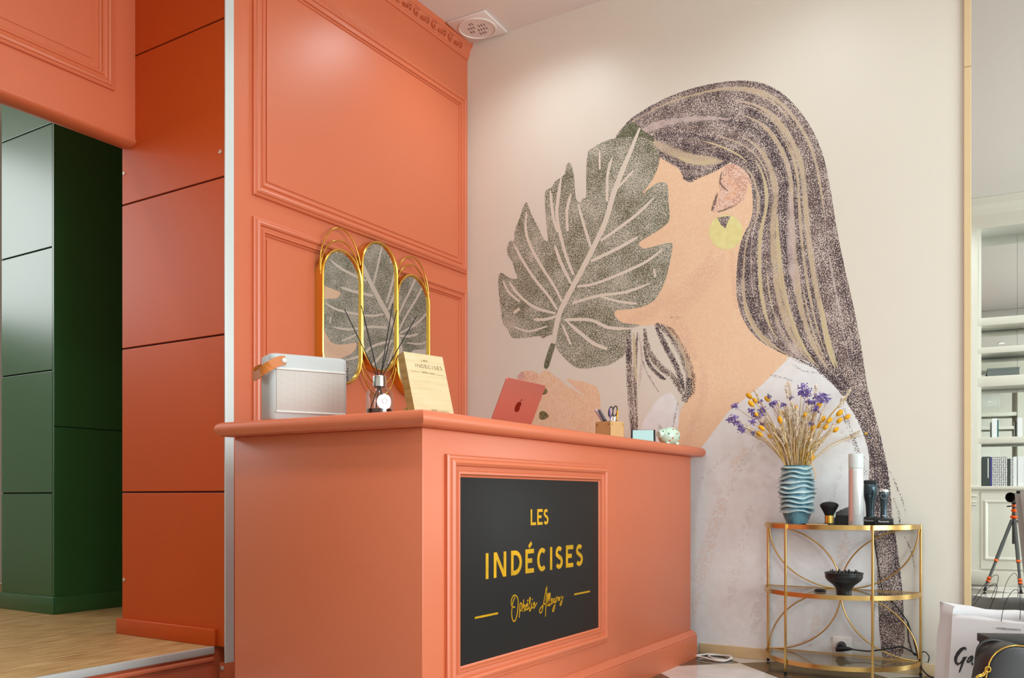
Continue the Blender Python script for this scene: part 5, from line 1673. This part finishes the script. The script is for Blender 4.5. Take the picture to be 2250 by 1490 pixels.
# ================================================================== BEHIND THE CAMERA (seen in the mirror)
YC = -.435
bc = thing('built_in_bookcase', 'white panelled bookcase with mirrored back seen in the tall mirror', 'bookcase', (.3, YC, 0))
def bb(name, mt, a, b_, bevel=0): return part(box(name, mt, None, a, b_, bevel=bevel), bc)
PX0, PX1, BX1 = -.46, -.236, 1.10
bb('pilaster', 'cabinet_white', (PX0, YB, .0), (PX1, YC, 3.60))
bb('pilaster', 'cabinet_white', (BX1, YB, .0), (BX1 + .22, YC, 3.60))
for z in (.86, .80, .775):
    bb('pilaster_bead', 'cabinet_white', (PX0 - .006, YC, z), (PX1 - .012, YC + .010, z + .014), bevel=.003)
bb('top_frieze', 'cabinet_white', (PX1, YB, 3.45), (BX1, YC, 3.60))
cz = [(0, 3.58), (.02, 3.59), (.03, 3.62), (.06, 3.66), (.07, 3.70), (.08, 3.728), (0, 3.728)]
part(MB().grid([[(x_, YC + d, z) for d, z in cz] for x_ in (PX0 - .05, BX1 + .27)]).build('cornice', 'cabinet_white'), bc)
bb('cornice_block', 'cabinet_white', (PX0, YB, 3.60), (BX1 + .22, YC, 3.728))
bb('base_cabinet', 'cabinet_white', (PX1, YB, .0), (BX1, YC - .012, .925))
bb('counter_lip', 'cabinet_white', (PX0 - .01, YB, .925), (BX1 + .23, YC + .022, .958), bevel=.006)
for z0, z1 in ((2.51, 2.585), (2.24, 2.30), (1.92, 2.02), (1.37, 1.43)):
    bb('shelf', 'cabinet_white', (PX1, YB + .02, z0), (BX1, YC - .01, z1), bevel=.004)
x_ = PX1 + .0
for x0, x1 in ((PX1, .113), (.115, .463), (.465, .80), (.802, BX1)):
    part(MB().box(x0, YB + .001, .96, x1, YB + .010, 3.45).build('mirror_pane', 'mirror'), bc)
bb('inner_stile', 'cabinet_white', (PX1, YC - .20, .958), (PX1 + .03, YC - .012, 3.45))
for x0, x1 in ((-.18, .40), (.46, 1.04)):
    dr = bb('door', 'cabinet_white', (x0 - .03, YC - .012, .16), (x1 + .03, YC - .004, .90))
    mb = MB(); mould(mb, [(x1, YC - .004, .248), (x0, YC - .004, .248), (x0, YC - .004, .82), (x1, YC - .004, .82)], (0, 1, 0), [(0, 0), (0, .008), (.008, .012), (.016, .010), (.024, .004), (.030, 0)])
    mb.build('door_moulding', 'cabinet_white', dr)
bb('skirting', 'cabinet_white', (PX0 - .01, YC, 0), (BX1 + .23, YC + .016, .142), bevel=.004)
def book(name, label, mt, x0, x1, h, z, dp=.16, cover=None, cat='book', dy=.03):
    t = thing(name, label, cat, ((x0 + x1) / 2, YC - dy, z), 0, 'books on the bookcase')
    w_ = (x1 - x0) / 2
    MB().box(-w_, -dp, 0, w_, 0, h).build('cover', mt, t)
    MB().box(-w_ * .86, -dp + .004, h - .0005, w_ * .86, -.004, h + .0006).build('pages', 'book_white', t)
    return t
ZL = .9585
t = book('book', 'dark grey book with white spine strip on the bookcase counter', 'book_dark', -.200, -.128, .285, ZL)
MB().box(.012, 0, .08, .020, .001, .27).build('spine_print', 'book_white', t)
book('book', 'slim violet book beside the dark grey one on the bookcase counter', 'book_blue', -.127, -.117, .280, ZL)
book('book', 'wide white book with black dot pattern on the bookcase counter', 'dotted_cover', -.116, .014, .280, ZL)
book('book', 'green black book between the dotted covers on the bookcase counter', 'book_dark', .016, .040, .262, ZL)
book('book', 'narrow dotted book on the bookcase counter', 'dotted_cover', .041, .064, .270, ZL)
book('book', 'plain white book right of the dotted covers on the bookcase counter', 'book_white', .066, .094, .28, ZL)
book('book', 'white book with grey edge at the far right of the counter row', 'book_white', .100, .150, .28, ZL)
book('book', 'white upright book alone on the shelf above the counter', 'book_white', -.115, -.072, .180, 1.4305)
book('book', 'slim teal book beside the white one on the shelf above the counter', 'book_teal', -.070, -.058, .165, 1.4305)
book('book', 'white upright book further right on the shelf above the counter', 'book_white', .10, .14, .180, 1.4305)
t = thing('storage_box', 'flat dark grey box on the third shelf of the bookcase', 'box', (-.02, YC - .05, 2.0205))
MB().box(-.135, -.16, 0, .135, 0, .060).build('box_body', 'box_grey', t)
MB().box(-.137, -.162, .060, .137, .002, .078).build('box_lid', 'box_grey', t)

# ---- the photographer's camera on its tripod
fw = Vector((-SN, CS, 0))
cm = thing('photo_camera', 'black camera with round lens hood on the tripod, seen in the mirror', 'camera', (0, 0, CAMH), YAW)
# local y is the view direction; the lens mouth stays just behind the point of view
def ylathe(prof, n=32):
    mb_ = MB().lathe(prof, n)
    mb_.v = [(a, c, b_) for a, b_, c in mb_.v]
    return mb_
mb = ylathe([(.046, -.034), (.043, -.090), (.036, -.110)]); mb.f = mb.f[:-2]
mb.build('lens_hood', 'black_plastic', cm, smooth=True)
ylathe([(.0005, -.092), (.030, -.094), (.036, -.098), (.038, -.15), (.034, -.16)]).build('lens_barrel', 'carbon', cm, smooth=True)
ylathe([(.0005, -.088), (.018, -.090), (.026, -.093)]).build('lens_front', 'lens_glass', cm, smooth=True)
bd_ = box('body', 'black_plastic', cm, (-.068, -.225, -.048), (.066, -.160, .040), bevel=.010)
box('viewfinder_hump', 'black_plastic', bd_, (-.022, -.220, .038), (.022, -.165, .062), bevel=.008)
tpd = thing('tripod', 'carbon tripod with orange locking rings, seen in the mirror', 'tripod', (.055, -.135, 0), 0)
box('plate', 'black_plastic', tpd, (-.022, -.03, CAMH - .062), (.022, .03, CAMH - .0485), bevel=.003)
MB().lathe([(.018, .70), (.018, .788)], 20).build('column', 'carbon', tpd, smooth=True)
for z, r, mt in ((.775, .020, 'orange_anod'), (.728, .026, 'orange_anod'), (.690, .021, 'carbon'), (.668, .034, 'orange_anod'), (.632, .020, 'orange_anod')):
    MB().lathe([(r * .7, -.016), (r, -.006), (r, .006), (r * .7, .016)], 20, (0, 0, z)).build('locking_ring', mt, tpd, smooth=True)
MB().lathe([(.018, .42), (.018, .70)], 16).build('centre_post', 'carbon', tpd, smooth=True)
MB().tube([(-.02, 0, .77), (-.06, 0, .765)], .006, 8).build('pan_handle', 'black_plastic', tpd, smooth=True)
for ft in ((-.250, .346), (.03, .46), (.33, -.20)):
    dv = Vector((ft[0], ft[1], 0)); R_ = dv.length; dv.normalize()
    t0 = dv * .035 + Vector((0, 0, .64)); t1 = dv * R_ + Vector((0, 0, .012))
    L1 = lambda t: t0.lerp(t1, t)
    lg = MB().tube([L1(0), L1(.30), L1(.32), L1(.58)], [.015, .015, .017, .017], 12).build('leg', 'carbon', tpd, smooth=True)
    MB().tube([L1(.58), L1(.84)], .0125, 12).build('lower_leg', 'carbon', lg, smooth=True)
    MB().tube([L1(.84), L1(.97)], .010, 12).build('foot_leg', 'carbon', lg, smooth=True)
    for t in (.58, .83, .87):
        MB().tube([L1(t - .012), L1(t + .014)], .018, 12).build('leg_lock', 'orange_anod', lg, smooth=True)
    MB().tube([L1(.96), L1(1)], [.011, .014], 12).build('rubber_foot', 'black_matte', lg, smooth=True)
